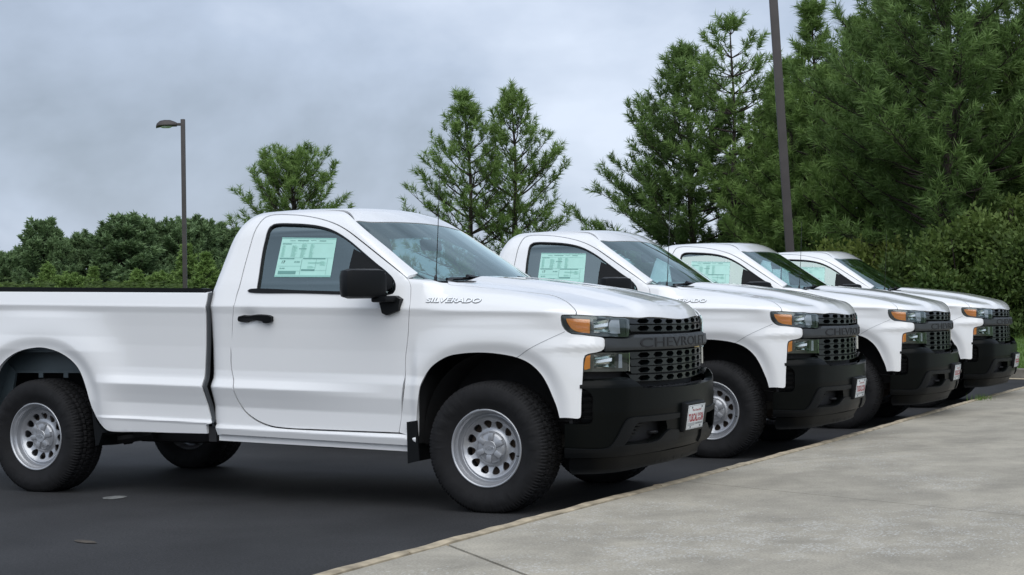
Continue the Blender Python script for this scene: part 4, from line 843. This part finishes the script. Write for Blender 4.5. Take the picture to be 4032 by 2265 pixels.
def disc_mesh():
    def yprof(r): return np.interp(r,[.04,.085,.10,.112,.125,.155,.170,.177,.183],[-.052,-.052,-.046,-.040,-.040,-.050,-.062,-.070,-.072])
    outer=np.array([(.183*math.cos(t),.183*math.sin(t)) for t in np.linspace(0,2*math.pi,72,endpoint=False)])
    holes=[]
    for k_ in range(12):
        t=2*math.pi*k_/12+.07; c,s_=math.cos(t),math.sin(t); hp=[]
        for rr,tt in((.1655,0),(.1640,.014),(.158,.0240),(.148,.0268),(.136,.0222),(.123,.0125),(.1155,0)):
            hp.append((rr,tt))
        hp=hp+[(rr,-tt) for rr,tt in hp[1:-1][::-1]]
        holes.append(np.array([(rr*c-tt*s_,rr*s_+tt*c) for rr,tt in hp]))
    Q,T=tri2d([outer]+holes,.009,.009); rr=np.linalg.norm(Q,axis=1); V=np.stack([Q[:,0],yprof(rr),Q[:,1]],1)
    E={}
    for t in T:
        for e in((t[0],t[1]),(t[1],t[2]),(t[2],t[0])): E[e]=1
    V=list(V); Fc=[tuple(t) for t in T]; sm=[True]*len(Fc)
    for a,b_ in list(E):
        if (b_,a) not in E and rr[a]<.175:
            n0=len(V); V+=[V[a],V[b_],V[b_]+np.array([0,.012,0]),V[a]+np.array([0,.012,0])]; Fc.append((n0,n0+3,n0+2,n0+1)); sm.append(False)
    me=new_mesh('wheel_disc',V,Fc,M['rim'],smooth=sm)
    bm=bmesh.new(); bm.from_mesh(me); bm.normal_update(); bm.to_mesh(me); bm.free(); return me
def cap_mesh():
    b=B(); b.lathe([(.098,-.040),(.097,-.052),(.090,-.062),(.078,-.068),(.055,-.072),(.044,-.074)],48)
    b.lathe([(.044,-.072),(.0435,-.080),(.040,-.0835),(.022,-.0825),(.0,-.0815)],32)
    for k_ in range(6):
        t=2*math.pi*k_/6+.3; m_=Matrix.Rotation(-t,4,'Y'); b.box(tuple(m_@Vector((.066,-.0745,0))),(.048,.016,.034),rot=m_,bev=.006)
        b.box(tuple(m_@Vector((.083,-.064,0))),(.016,.022,.034),rot=m_,bev=.005)
    return b.mesh('hub_cap',M['cap'])
def bowtie_mesh():
    b=B(); p=[(-.030,-.006),(-.012,-.006),(-.012,-.013),(.010,-.013),(.013,-.006),(.030,-.006),(.026,.006),(.012,.006),(.012,.013),(-.010,.013),(-.013,.006),(-.026,.006)]
    b.prism(p,-.0865,-.0820); return b.mesh('hub_emblem',M['badge'])
rim_me,disc_me,cap_me,bow_me=rim_mesh(),disc_mesh(),cap_mesh(),bowtie_mesh()
b=B(); b.tube([(.215,-.100,0),(.205,-.122,.002)],.004,6); valve_me=b.mesh('valve',M['gloss'])
b=B(); b.lathe([(.234,-.1290),(.2372,-.1315),(.2385,-.128)],6,R(100),R(116)); weight_me=b.mesh('balance_weight',M['rim'],auto=False)
for x in(0,-3.546):
    for s in(1,-1):
        rot=(0,0,0) if s==1 else (0,0,math.pi); spin=R(-6) if x==0 else R(8)
        y=-(.982-.131)*s if x==0 else -(.976-.131)*s
        w=part('wheel',rim_me,None,(x,y,HUB),None,rot)
        part('tyre',tyre_me,w); part('wheel_disc',disc_me,w,rot=(0,spin,0)); part('hub_cap',cap_me,w,rot=(0,spin,0)); part('hub_emblem',bow_me,w,rot=(0,spin,0)); part('valve_stem',valve_me,w,rot=(0,R(12) if x==0 else R(-28),0)); part('balance_weight',weight_me,w)
def make_truck(loc,label,yaw=0):
    root=empty('parked_pickup_truck',loc,yaw,label=label,category='pickup truck',group='white pickup trucks parked in a row')
    objs=[]
    for name,me,par,l,lab,rot in PARTS:
        o=obj(name,me,parent=(objs[par] if par is not None else root),loc=l,rot=rot); objs.append(o)
        if lab: o['label']=lab
    return root,objs
def copy_truck(root,objs,loc,label,yaw=0):
    r=root.copy(); COL.objects.link(r); r.location=loc; r.rotation_euler=(0,0,yaw); r['label']=label; new={root:r}
    for o in objs:
        c=o.copy(); COL.objects.link(c); c.parent=new[o.parent]; new[o]=c
    return r
root,objs=make_truck((0,0,0),'nearest white pickup truck, its open bed and rear wheel cut off by the left edge')
copy_truck(root,objs,(.1657,3.6425,-.003),'second white pickup truck from the front, its silver front wheel showing behind the nearest truck')
copy_truck(root,objs,(.3697,6.9078,-.006),'third white pickup truck from the front, whip antenna against the last windscreen',0)
copy_truck(root,objs,(.4771,10.2701,.001),'farthest white pickup truck of the row, beside the dark bushes and grass')
# ================================================================ trees, shrubs, grass
def leafmat(name,c1,c2,trans=.25,rough=.6):
    m=bpy.data.materials.new(name); m.use_nodes=True; t=m.node_tree; n=t.nodes; l=t.links; b=n['Principled BSDF']; o=n['Material Output']
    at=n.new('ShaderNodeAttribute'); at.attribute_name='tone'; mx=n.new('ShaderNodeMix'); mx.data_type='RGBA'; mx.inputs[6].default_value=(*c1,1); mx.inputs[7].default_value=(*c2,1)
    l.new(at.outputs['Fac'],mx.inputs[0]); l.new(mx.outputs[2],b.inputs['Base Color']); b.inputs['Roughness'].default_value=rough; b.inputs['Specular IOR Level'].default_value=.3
    tr=n.new('ShaderNodeBsdfTranslucent'); l.new(mx.outputs[2],tr.inputs[0]); ms=n.new('ShaderNodeMixShader'); ms.inputs[0].default_value=trans
    l.new(b.outputs[0],ms.inputs[1]); l.new(tr.outputs[0],ms.inputs[2]); l.new(ms.outputs[0],o.inputs[0]); return m
M['needle']=leafmat('pine needles',(.090,.165,.038),(.235,.350,.100))
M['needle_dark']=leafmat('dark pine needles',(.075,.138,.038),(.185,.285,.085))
M['needle_far']=leafmat('hazed far pine needles',(.088,.152,.075),(.185,.275,.120))  # lightened needle colours stand in for distance haze
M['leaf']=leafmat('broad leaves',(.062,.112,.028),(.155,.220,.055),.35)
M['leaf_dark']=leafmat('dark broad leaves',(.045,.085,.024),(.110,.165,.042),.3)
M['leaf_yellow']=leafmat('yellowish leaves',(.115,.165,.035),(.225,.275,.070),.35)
M['grass']=leafmat('grass blades',(.060,.130,.020),(.150,.240,.045),.3)
M['bark']=mat('dark pine bark',(.035,.026,.022),.95,var=.4,vscale=5,bump=.6,bscale=14)
def tris_mesh(name,P,m,tone):
    """P: (n,3,3) separate triangles with one tone each"""
    n=len(P); me=new_mesh(name,P.reshape(-1,3),np.arange(n*3,dtype=np.int32).reshape(n,3),m)
    a=me.attributes.new('tone','FLOAT','FACE'); a.data.foreach_set('value',tone.astype(np.float32)); return me
def unit(v): return v/np.maximum(np.linalg.norm(v,axis=-1,keepdims=True),1e-9)
def tufts(C_,D_,size,g,k=26,w=.0095,needle=.62):
    """bottle-brush needle tufts: C_ base points, D_ directions, size lengths"""
    n=len(C_); t=g.uniform(0,1,(n,k)); base=C_[:,None]+D_[:,None]*(t*size[:,None]*.75)[...,None]
    rnd=unit(g.normal(size=(n,k,3))); side=unit(rnd-D_[:,None]*(rnd*D_[:,None]).sum(-1,keepdims=True))
    sp=g.uniform(.35,1.5,(n,k))[...,None]; d=unit(D_[:,None]*1.0+side*sp*1.15)
    L_=(size[:,None]*needle*g.uniform(.7,1.15,(n,k)))[...,None]; tip=base+d*L_; tip[...,2]-=L_[...,0]*.10
    ww=unit(np.cross(d,g.normal(size=(n,k,3))))*w*(size[:,None,None]/.26)
    P=np.stack([base-ww,base+ww,tip],2).reshape(-1,3,3)
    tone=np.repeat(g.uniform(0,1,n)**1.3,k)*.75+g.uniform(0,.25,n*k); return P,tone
def pine(g,H,z0,Rm,shape=1.2,whorl=.42,nb=5,tuft=.27,up=.55,k=34,lean=(0,0),trunk_r=.10,dens=1.0,sub=.30,topless=0,twin=None,nw=.0085,sparse_top=0):
    """returns foliage triangles, tones, wood builder"""
    wood=B(); C_=[];D_=[];S_=[];T_=[]
    nT=10; tp=[(lean[0]*(i/nT)**1.3+math.sin(i*1.1)*.03,lean[1]*(i/nT)**1.3+math.cos(i*.9)*.03,H*i/nT) for i in range(nT+1)]
    rad=[trunk_r*(1-.88*i/nT) for i in range(nT+1)]; wood.tube(tp,rad,7)
    tpa=np.array(tp); zz=tpa[:,2]
    z=z0
    while z<H*.985:
        f=(z-z0)/(H-z0); c=np.array([np.interp(z,zz,tpa[:,0]),np.interp(z,zz,tpa[:,1]),z])
        prof=(1-f**shape)*(0.62+.38*min(1,f*5+.25)) if topless==0 else math.sqrt(max(0,1-(f)**2.2))
        n=max(3,int(round(nb*g.uniform(.7,1.25)))); a0=g.uniform(0,6.28)
        for i in range(n):
            a=a0+6.283*i/n+g.normal()*.25; Lb=max(.18,Rm*prof*g.uniform(.72,1.12)); el=up*(.35+.9*f)+g.normal()*.10
            if f>.9: el=max(el,.8)
            hd=np.array([math.cos(a),math.sin(a)]); m=max(3,int(Lb/.22)); pts=[c.copy()]; 
            for j in range(m):
                e=el+ (j/m)*.38; st=Lb/m; pts.append(pts[-1]+np.array([hd[0]*math.cos(e),hd[1]*math.cos(e),math.sin(e)])*st+g.normal(size=3)*.012)
            pts=np.array(pts); r0=min(.035,.010+.012*Lb)
            wood.tube([tuple(p) for p in pts],list(np.linspace(r0,.004,len(pts))),4,False)
            for j in range(1,len(pts)):
                u=j/(len(pts)-1)
                if u<.30 and Lb>.8: continue
                dr=unit(pts[j]-pts[j-1]); ns=2 if u<.95 else 3
                for q in range(ns):
                    if g.uniform()>dens: continue
                    s=(1 if (q+j)%2 else -1); sl=sub*Lb*(1.05-u*.72)*g.uniform(.6,1.25)+.06
                    sd=np.array([-hd[1],hd[0],0])*s; dd=unit(dr*.75+sd*g.uniform(.4,1.0)+np.array([0,0,g.uniform(.05,.55)]))
                    if u>.95: dd=unit(dr+g.normal(size=3)*.3+np.array([0,0,.3]))
                    tip=pts[j]+dd*sl; ms=max(1,int(sl/.20))
                    if sl>.22: wood.tube([tuple(pts[j]),tuple(tip)],[.008,.004],3,False)
                    for r_ in range(ms):
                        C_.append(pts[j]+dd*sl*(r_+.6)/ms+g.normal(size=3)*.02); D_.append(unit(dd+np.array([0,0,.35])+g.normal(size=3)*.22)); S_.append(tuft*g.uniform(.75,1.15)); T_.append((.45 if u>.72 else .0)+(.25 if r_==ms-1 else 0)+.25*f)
        z+=whorl*g.uniform(.7,1.25)*(1-.35*f)*(1+sparse_top*f)
    top=tpa[-1]; 
    for q in range(4): C_.append(top-np.array([0,0,.08*q])); D_.append(unit(np.array([0,0,1.])+g.normal(size=3)*.15)); S_.append(tuft*1.1); T_.append(.8)
    C_=np.array(C_);D_=np.array(D_);S_=np.array(S_)
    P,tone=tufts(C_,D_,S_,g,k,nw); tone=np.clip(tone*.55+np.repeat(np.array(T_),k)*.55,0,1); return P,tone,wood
def tree(name,label,cat,loc,P,tone,wood,m,group=None,sc=(1,1,1),rz=0,crown='crown'):
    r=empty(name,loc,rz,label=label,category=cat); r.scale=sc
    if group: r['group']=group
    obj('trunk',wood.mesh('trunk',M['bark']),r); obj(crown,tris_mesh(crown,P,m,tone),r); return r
def merge(a,b_): return np.concatenate([a[0],b_[0]]),np.concatenate([a[1],b_[1]])
K1=[(-12,19.6),(-4,18.3),(0,17.3),(1.6,16.6),(3.2,15.9),(6,15.0)]
def berm(x,y):
    d=y-np.interp(x,[p[0] for p in K1],[p[1] for p in K1])-.14; return float(np.interp(d,[0,.8,2.2,3.8,5,30],[.13,.22,.42,.60,.62,.62]))
g=np.random.default_rng(21)
PG='pine trees standing beyond the parked trucks'
# lone pine showing above the nearest truck's cab
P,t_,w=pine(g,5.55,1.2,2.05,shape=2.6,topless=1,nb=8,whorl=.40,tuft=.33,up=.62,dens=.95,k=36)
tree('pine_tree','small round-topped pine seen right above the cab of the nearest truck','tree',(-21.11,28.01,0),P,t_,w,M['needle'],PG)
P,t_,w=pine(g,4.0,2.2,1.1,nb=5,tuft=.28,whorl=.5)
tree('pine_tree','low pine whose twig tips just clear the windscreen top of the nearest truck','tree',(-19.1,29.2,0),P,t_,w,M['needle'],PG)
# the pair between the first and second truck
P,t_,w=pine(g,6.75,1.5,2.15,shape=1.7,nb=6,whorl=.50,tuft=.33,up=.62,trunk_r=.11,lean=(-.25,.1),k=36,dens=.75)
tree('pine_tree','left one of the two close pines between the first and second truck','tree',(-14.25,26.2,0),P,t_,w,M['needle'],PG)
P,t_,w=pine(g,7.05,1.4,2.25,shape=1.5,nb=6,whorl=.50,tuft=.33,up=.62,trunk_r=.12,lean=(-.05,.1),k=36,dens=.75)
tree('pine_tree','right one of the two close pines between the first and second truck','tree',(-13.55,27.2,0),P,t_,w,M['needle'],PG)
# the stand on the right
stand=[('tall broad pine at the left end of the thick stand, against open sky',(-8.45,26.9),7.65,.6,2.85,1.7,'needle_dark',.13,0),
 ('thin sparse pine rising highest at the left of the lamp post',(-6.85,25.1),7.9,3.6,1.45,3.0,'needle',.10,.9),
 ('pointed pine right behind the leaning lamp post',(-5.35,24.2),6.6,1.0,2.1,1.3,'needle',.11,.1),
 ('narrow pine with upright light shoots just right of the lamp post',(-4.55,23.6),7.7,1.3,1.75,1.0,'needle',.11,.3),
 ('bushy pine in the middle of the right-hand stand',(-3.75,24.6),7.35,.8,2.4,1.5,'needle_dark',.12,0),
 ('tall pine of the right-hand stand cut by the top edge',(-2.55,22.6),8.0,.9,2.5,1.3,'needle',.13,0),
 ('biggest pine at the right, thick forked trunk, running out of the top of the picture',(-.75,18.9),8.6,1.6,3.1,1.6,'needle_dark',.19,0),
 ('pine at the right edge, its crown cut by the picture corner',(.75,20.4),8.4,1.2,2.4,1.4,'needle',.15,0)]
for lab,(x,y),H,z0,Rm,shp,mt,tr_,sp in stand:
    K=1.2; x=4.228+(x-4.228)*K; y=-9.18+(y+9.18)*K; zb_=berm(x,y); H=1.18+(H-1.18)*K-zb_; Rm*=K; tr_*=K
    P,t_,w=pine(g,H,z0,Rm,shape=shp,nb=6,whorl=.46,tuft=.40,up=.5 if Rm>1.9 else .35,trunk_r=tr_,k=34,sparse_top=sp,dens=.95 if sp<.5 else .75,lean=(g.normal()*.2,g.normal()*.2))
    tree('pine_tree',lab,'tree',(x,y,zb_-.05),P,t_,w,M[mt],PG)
# a second rank that closes the stand
back=[pine(g,6.6,.5,2.2,shape=1.5,nb=6,whorl=.46,tuft=.33,up=.5,k=24,nw=.014) for _ in range(3)]
bm_=[(tris_mesh('crown',b_[0],M['needle_dark'],b_[1]),b_[2].mesh('trunk',M['bark'])) for b_ in back]
RL=['behind the tall broad pine','behind the thin sparse pine','behind the lamp post','right of the lamp post','behind the bushy middle pine','behind the pine cut by the top edge','just left of the biggest pine','just right of the biggest pine','beyond the right corner bush','at the right edge of the picture']
for i,(x,y,s) in enumerate([(-7.7,31.5,1.0),(-7.2,30.2,.95),(-5.9,29.8,1.02),(-4.6,30.4,1.0),(-3.2,28.5,1.06),(-1.6,27.6,1.1),(.2,26.2,1.12),(1.6,24.2,1.1),(3.6,22.5,1.0),(2.4,21.6,1.05)]):
    x=4.228+(x-4.228)*1.14; y=-9.18+(y+9.18)*1.14; s*=1.12
    r=empty('pine_tree',(x,y,berm(x,y)-.05),i*1.3,label='rear rank pine mostly hidden, '+RL[i],category='tree',group='rear rank of pines'); r.scale=(s,s,s)
    obj('crown',bm_[i%3][0],r); obj('trunk',bm_[i%3][1],r)
# ---------------- broad-leaved bushes
def bush(g,Rx,Ry,H,n=9000,leaf=.055,lumps=26,low=.1,ragged=1.0):
    cs=[];rs=[]; lumps=int(lumps*2.4)
    for i in range(lumps):
        a=g.uniform(0,6.28); rr=math.sqrt(g.uniform())*.85; zf=g.uniform(low,.92)*(1-.35*rr*g.uniform()); k=math.sqrt(max(.08,1-zf**2.2)); cs.append((Rx*rr*math.cos(a)*k*1.1,Ry*rr*math.sin(a)*k*1.1,H*zf)); rs.append(g.uniform(.09,.30)*min(Rx,H*.6))
    cs=np.array(cs); rs=np.array(rs); wgt=rs**1.6; pick=g.choice(lumps,n,p=wgt/wgt.sum()); d=unit(g.normal(size=(n,3))); rad=rs[pick]*g.uniform(.35,1.0,n)**.5*(1+.5*ragged*np.maximum(0,g.normal(size=n)-.9))
    c=cs[pick]+d*rad[:,None]; c[:,2]=np.maximum(c[:,2],.05)
    m=4; cc=np.repeat(c,m,0)+g.normal(size=(n*m,3))*leaf*1.0; dd=unit(np.repeat(d,m,0)*.7+g.normal(size=(n*m,3))*.8+np.array([0,0,.45]))
    s=unit(np.cross(dd,g.normal(size=(n*m,3)))); L_=leaf*g.uniform(.8,1.9,n*m)[:,None]
    a=cc; b1=cc+dd*L_*.5+s*L_*.26; b2=cc+dd*L_*.5-s*L_*.26; tip=cc+dd*L_
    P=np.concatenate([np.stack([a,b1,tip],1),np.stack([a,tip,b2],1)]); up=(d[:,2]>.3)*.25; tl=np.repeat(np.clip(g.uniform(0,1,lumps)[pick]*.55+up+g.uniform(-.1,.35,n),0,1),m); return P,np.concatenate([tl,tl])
def bush_wood(g,H,R_):
    w=B()
    for i in range(7):
        a=g.uniform(0,6.28); w.tube([(0.1*math.cos(a),.1*math.sin(a),0),(R_*.25*math.cos(a),R_*.25*math.sin(a),H*.4),(R_*.55*math.cos(a+.3),R_*.55*math.sin(a+.3),H*.8)],[.035,.022,.008],5,False)
    return w
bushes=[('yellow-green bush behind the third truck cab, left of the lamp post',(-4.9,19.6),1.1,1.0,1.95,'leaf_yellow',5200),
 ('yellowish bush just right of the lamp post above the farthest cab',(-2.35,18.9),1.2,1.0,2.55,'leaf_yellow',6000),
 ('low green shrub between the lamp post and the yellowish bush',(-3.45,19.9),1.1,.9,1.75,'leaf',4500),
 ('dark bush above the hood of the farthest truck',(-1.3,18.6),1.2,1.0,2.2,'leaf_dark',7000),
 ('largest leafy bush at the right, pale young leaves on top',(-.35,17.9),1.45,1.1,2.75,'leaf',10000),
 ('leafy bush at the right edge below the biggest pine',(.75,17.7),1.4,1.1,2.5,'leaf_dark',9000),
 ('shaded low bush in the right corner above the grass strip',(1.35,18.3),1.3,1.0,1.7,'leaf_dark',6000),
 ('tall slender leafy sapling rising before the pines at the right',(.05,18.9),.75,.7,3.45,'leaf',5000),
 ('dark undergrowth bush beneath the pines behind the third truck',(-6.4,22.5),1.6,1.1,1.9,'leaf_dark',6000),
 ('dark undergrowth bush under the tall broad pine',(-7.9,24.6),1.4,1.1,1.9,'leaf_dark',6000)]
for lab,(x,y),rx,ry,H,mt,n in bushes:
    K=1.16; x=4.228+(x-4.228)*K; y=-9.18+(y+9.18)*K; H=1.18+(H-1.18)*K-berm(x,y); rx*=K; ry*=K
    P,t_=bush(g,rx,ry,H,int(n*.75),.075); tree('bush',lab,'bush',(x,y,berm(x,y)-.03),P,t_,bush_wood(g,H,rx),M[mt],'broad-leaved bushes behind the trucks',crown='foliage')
# ---------------- distant wood on the left
def dist(px,d): 
    a=-.4573+math.atan((px*1.5652-2016)/6068.5); return 4.228+d*math.sin(a),-9.18+d*math.cos(a)
far=[]
for k_ in range(4):
    H=9.0; P,t_,w=pine(g,H,1.2,3.0,shape=2.4,topless=1,nb=7,whorl=.62,tuft=.62,up=.55,k=16,nw=.030,sub=.34,dens=1.0); far.append((P,t_,w))
young=[pine(g,9.0,.6,2.7,shape=1.15+.2*k_,nb=6,whorl=.62,tuft=.60,up=.5,k=16,nw=.030,sub=.34) for k_ in range(3)]
fm=[(tris_mesh('crown',a[0],M['needle_far'],a[1]),a[2].mesh('trunk',M['bark'])) for a in far]
fm2=[(tris_mesh('crown',a[0],M['needle'],a[1]),a[2].mesh('trunk',M['bark'])) for a in young+far[:1]]
def farpine(px,top,d,s_w,i,lab,grp,mm=fm):
    x,y=dist(px,d); H=1.18+(808-top)/3877*d; s=H/9.9
    r=empty('pine_tree',(x,y,0),i*2.1,label=lab,category='tree',group=grp); r.scale=(s*s_w,s*s_w,s); obj('crown',mm[i%len(mm)][0],r); obj('trunk',mm[i%len(mm)][1],r)
F1='tall dark pines of the distant wood'
for i,(px,top,d,sw_,lab) in enumerate([(-20,628,112,1.0,'dark far pine cut by the left edge of the picture'),(18,640,108,.9,'low dark far pine second from the left edge'),(112,562,105,1.0,'pointed dark far pine standing alone above the bed of the nearest truck'),(62,625,110,.8,'narrow far pine left of the pointed one'),(205,592,108,1.05,'broad far pine between the pointed one and the round-topped one'),(160,612,104,.8,'small far pine filling the dip right of the pointed one'),(318,550,104,1.25,'largest round-topped dark pine of the distant wood'),(365,556,108,1.0,'dark far pine leaning on the round-topped largest one'),(440,560,108,1.05,'far pine behind the lamp post with the light head'),(492,556,110,1.0,'far pine just right of the lamp post with the light head'),(545,570,112,1.0,'far pine beside the cab edge of the nearest truck'),(590,585,112,1.0,'far pine half hidden by the cab of the nearest truck'),(268,640,108,.8,'low far pine in the gap left of the largest one')]):
    farpine(px,top,d,sw_,i,lab,F1)
F2='lighter young pines along the foot of the distant wood'
yl=[(-10,690,'young pine at the left edge'),(55,712,'young pine second along the foot of the wood'),(120,655,'young pine under the pointed far pine'),(180,690,'young pine right of the pointed far pine'),(235,668,'young pine under the dip in the wood'),(290,705,'low young pine left of the largest far pine'),(345,672,'young pine under the largest far pine'),(400,690,'young pine left of the light pole foot'),(470,612,'bushy bright pine behind the foot of the light pole'),(520,632,'bushy pine touching the bright one at the light pole foot'),(560,690,'young pine by the cab of the nearest truck'),(600,660,'young pine hidden behind the cab corner')]
for i,(px,top,lab) in enumerate(yl): farpine(px,top,82+3*(i%3),1.15,i,lab,F2,fm2)
# scrub under them, one continuous mass
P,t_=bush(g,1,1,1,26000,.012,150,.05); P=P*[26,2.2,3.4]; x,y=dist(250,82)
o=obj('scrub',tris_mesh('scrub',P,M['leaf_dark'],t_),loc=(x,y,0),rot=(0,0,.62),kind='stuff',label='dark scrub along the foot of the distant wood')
# ---------------- lamp posts
def lamp_post(loc,H,w,lean,head,lab,rz=0):
    r=empty('lamp_post',loc,rz,label=lab,category='lamp post'); r.rotation_euler=(lean[1],lean[0],rz); 
    b=B(); b.box((0,0,H/2),(w,w,H),bev=w*.06); obj('pole',b.mesh('pole',M['bronze']),r)
    b=B(); b.box((0,0,.02),(w*2,w*2,.04),bev=.01); b.box((0,0,.09),(w*1.35,w*1.35,.12),bev=.02); obj('base',b.mesh('base',M['bronze']),r)
    if head:
        b=B(); b.box((-.06-w/2,0,H-.17),(.16,.09,.09),bev=.01); ar=obj('arm',b.mesh('arm',M['bronze']),r)
        # shoebox-like cobra head with a dropped lens
        secs=[(-.14,.055,.085,.0),(-.22,.10,.125,.0),(-.36,.145,.175,.0),(-.55,.165,.185,-.005),(-.70,.15,.165,-.015),(-.80,.10,.105,-.035),(-.83,.05,.05,-.05)]
        V=[];F_=[];k=14
        for x,hw,ht,dz in secs:
            for q in range(k):
                a=2*math.pi*q/k; zc=math.sin(a); V.append((x-w/2,hw*1.15*math.cos(a),H-.19+dz+(ht*zc if zc>0 else .055*zc)))
        for i in range(len(secs)-1):
            for q in range(k): F_.append((i*k+q,i*k+(q+1)%k,(i+1)*k+(q+1)%k,(i+1)*k+q))
        F_.append(tuple(range(k))); F_.append(tuple(range((len(secs)-1)*k,len(secs)*k))[::-1])
        b=B(); b.add(V,F_,True); hd_=obj('lamp_head',b.mesh('lamp_head',M['bronze']),r)
        b=B(); n=12; V=[(-.50-w/2+.24*math.cos(2*math.pi*i/n),.15*math.sin(2*math.pi*i/n),H-.235) for i in range(n)]+[(-.50-w/2+.14*math.cos(2*math.pi*i/n),.09*math.sin(2*math.pi*i/n),H-.285) for i in range(n)]
        b.add(V,[tuple(range(n,2*n))]+[(i,(i+1)%n,n+(i+1)%n,n+i) for i in range(n)],True); obj('lens',b.mesh('lamp_lens',M['lens']),hd_)
M['bronze']=mat('dark bronze painted metal',(.050,.043,.042),.55,var=.15,vscale=4,bump=.1)
lamp_post((-28.53,32.48,0),7.95,.135,(0,0),True,'slim square light pole with one lamp head, seen over the bed of the nearest truck',R(27))
lamp_post((-3.43,17.98,0),9.5,.150,(R(-2.6),0),False,'thick dark square light pole rising out of the top of the picture',R(20))
# ---------------- far kerb and grass strips
b=B(); k1=[(3.2,15.9),(1.6,16.6),(.0,17.3),(-4,18.3),(-12,19.6)]
def strip(line,w,z0,z1): 
    V=[];F_=[]
    for i,(x,y) in enumerate(line):
        a=line[max(i-1,0)]; c=line[min(i+1,len(line)-1)]; t=unit(np.array([c[0]-a[0],c[1]-a[1]])); n_=np.array([t[1],-t[0]])
        q=np.array([x,y]); 
        for o_,z in((0,z0),(0,z1-.015),(.02,z1),(w,z1),(w,z0)): V.append((q[0]+n_[0]*o_,q[1]+n_[1]*o_,z))
    for i in range(len(line)-1):
        for j in range(4): F_.append((i*5+j,i*5+j+1,(i+1)*5+j+1,(i+1)*5+j))
    return V,F_
M['kerbgrey']=mat('stained grey kerb',(.15,.14,.12),.9,var=.35,vscale=6)
V,F_=strip(k1,.16,-.02,.16); b.add(V,F_); obj('kerb',b.mesh('kerb',M['kerbgrey']),kind='structure')
b=B(); b.add([(x,y-.42,.006) for x,y in k1]+[(x,y-.02,.006) for x,y in k1[::-1]],[tuple(range(2*len(k1)))]); obj('gutter',b.mesh('gutter',M['curb']),kind='structure')
M['lawn']=mat('mown grass ground',(.085,.15,.035),.95,var=.3,vscale=3,bump=.8,bscale=40)
xs=[-40,-20,-12,-8,-4,-2,0,.8,1.6,2.4,3.2,4.5,6,12,30]; ds=[.14,.5,1,1.6,2.3,3,4,5.2,12,45]; V=[]
for x in xs:
    yb=np.interp(x,[p[0] for p in K1],[p[1] for p in K1])
    for d_ in ds: V.append((x,yb+d_,berm(x,yb+d_) if d_>.15 else .12))
nd=len(ds); F_=[(i*nd+j,(i+1)*nd+j,(i+1)*nd+j+1,i*nd+j+1) for i in range(len(xs)-1) for j in range(nd-1)]
b=B(); b.add(V,F_,True); obj('lawn',b.mesh('lawn',M['lawn']),kind='structure')
b=B(); vv=[(1.22,13.75,.09),(1.27,14.6,.09),(1.30,16.2,.08),(3.2,15.7,.1),(6,15.0,.1),(22,14.5,.12),(22,13.65,.12)]; b.add(vv,[tuple(range(len(vv)))]); obj('verge',b.mesh('verge',M['lawn']),kind='structure')
def blades(n,fn,h,w,g,zz):
    c=np.array([fn() for _ in range(n)]); d=unit(np.stack([g.normal(size=n)*.35,g.normal(size=n)*.35,np.ones(n)],1)); L_=(h*g.uniform(.5,1.4,n))[:,None]; s=unit(np.stack([g.normal(size=n),g.normal(size=n),np.zeros(n)],1))*w
    P=np.stack([c-s,c+s,c+d*L_],1); return P,g.uniform(0,1,n)
rg=random.Random(9)
def f1(): 
    x=rg.uniform(-3,5); y0=np.interp(x,[p[0] for p in k1[::-1]],[p[1] for p in k1[::-1]]) if x<3.2 else 15.9; yy=y0+.16+rg.uniform(0,1)**1.2*4.6; return (x,yy,berm(x,yy)-.01)
P,t_=blades(24000,f1,.085,.006,g,0); obj('lawn_grass',tris_mesh('lawn_grass',P,M['grass'],t_),kind='stuff',label='short bright grass behind the far kerb')
def f2(): return (rg.uniform(1.28,6),rg.uniform(13.8,15.2),.09)
P,t_=blades(9000,f2,.08,.006,g,0); obj('verge_grass',tris_mesh('verge_grass',P,M['grass'],t_),kind='stuff',label='grass at the far end of the pavement')
def f3(): x=rg.uniform(-4,4); y=21.2+rg.uniform(0,1.3)-.3*x; return (x,y,berm(x,y)-.02)
P,t_=blades(9000,f3,.34,.009,g,0); obj('tall_weeds',tris_mesh('tall_weeds',P,M['leaf_yellow'],t_*.6),kind='stuff',label='rough tall weeds at the foot of the bushes')
# weeds in the kerb joint
for i,(y,s) in enumerate([(9.4,1.0),(13.9,1.6)]):
    P,t_=blades(120,lambda:(cx(y)+.10+rg.gauss(0,.06)*s,y+rg.gauss(0,.14)*s,CT-.01),.07,.004,g,0); o=obj('weed',tris_mesh('weed',P,M['grass'],t_),label=['small dry weed growing in the kerb joint beside the third truck','green weed tuft growing at the far end of the kerb'][i],category='weed')
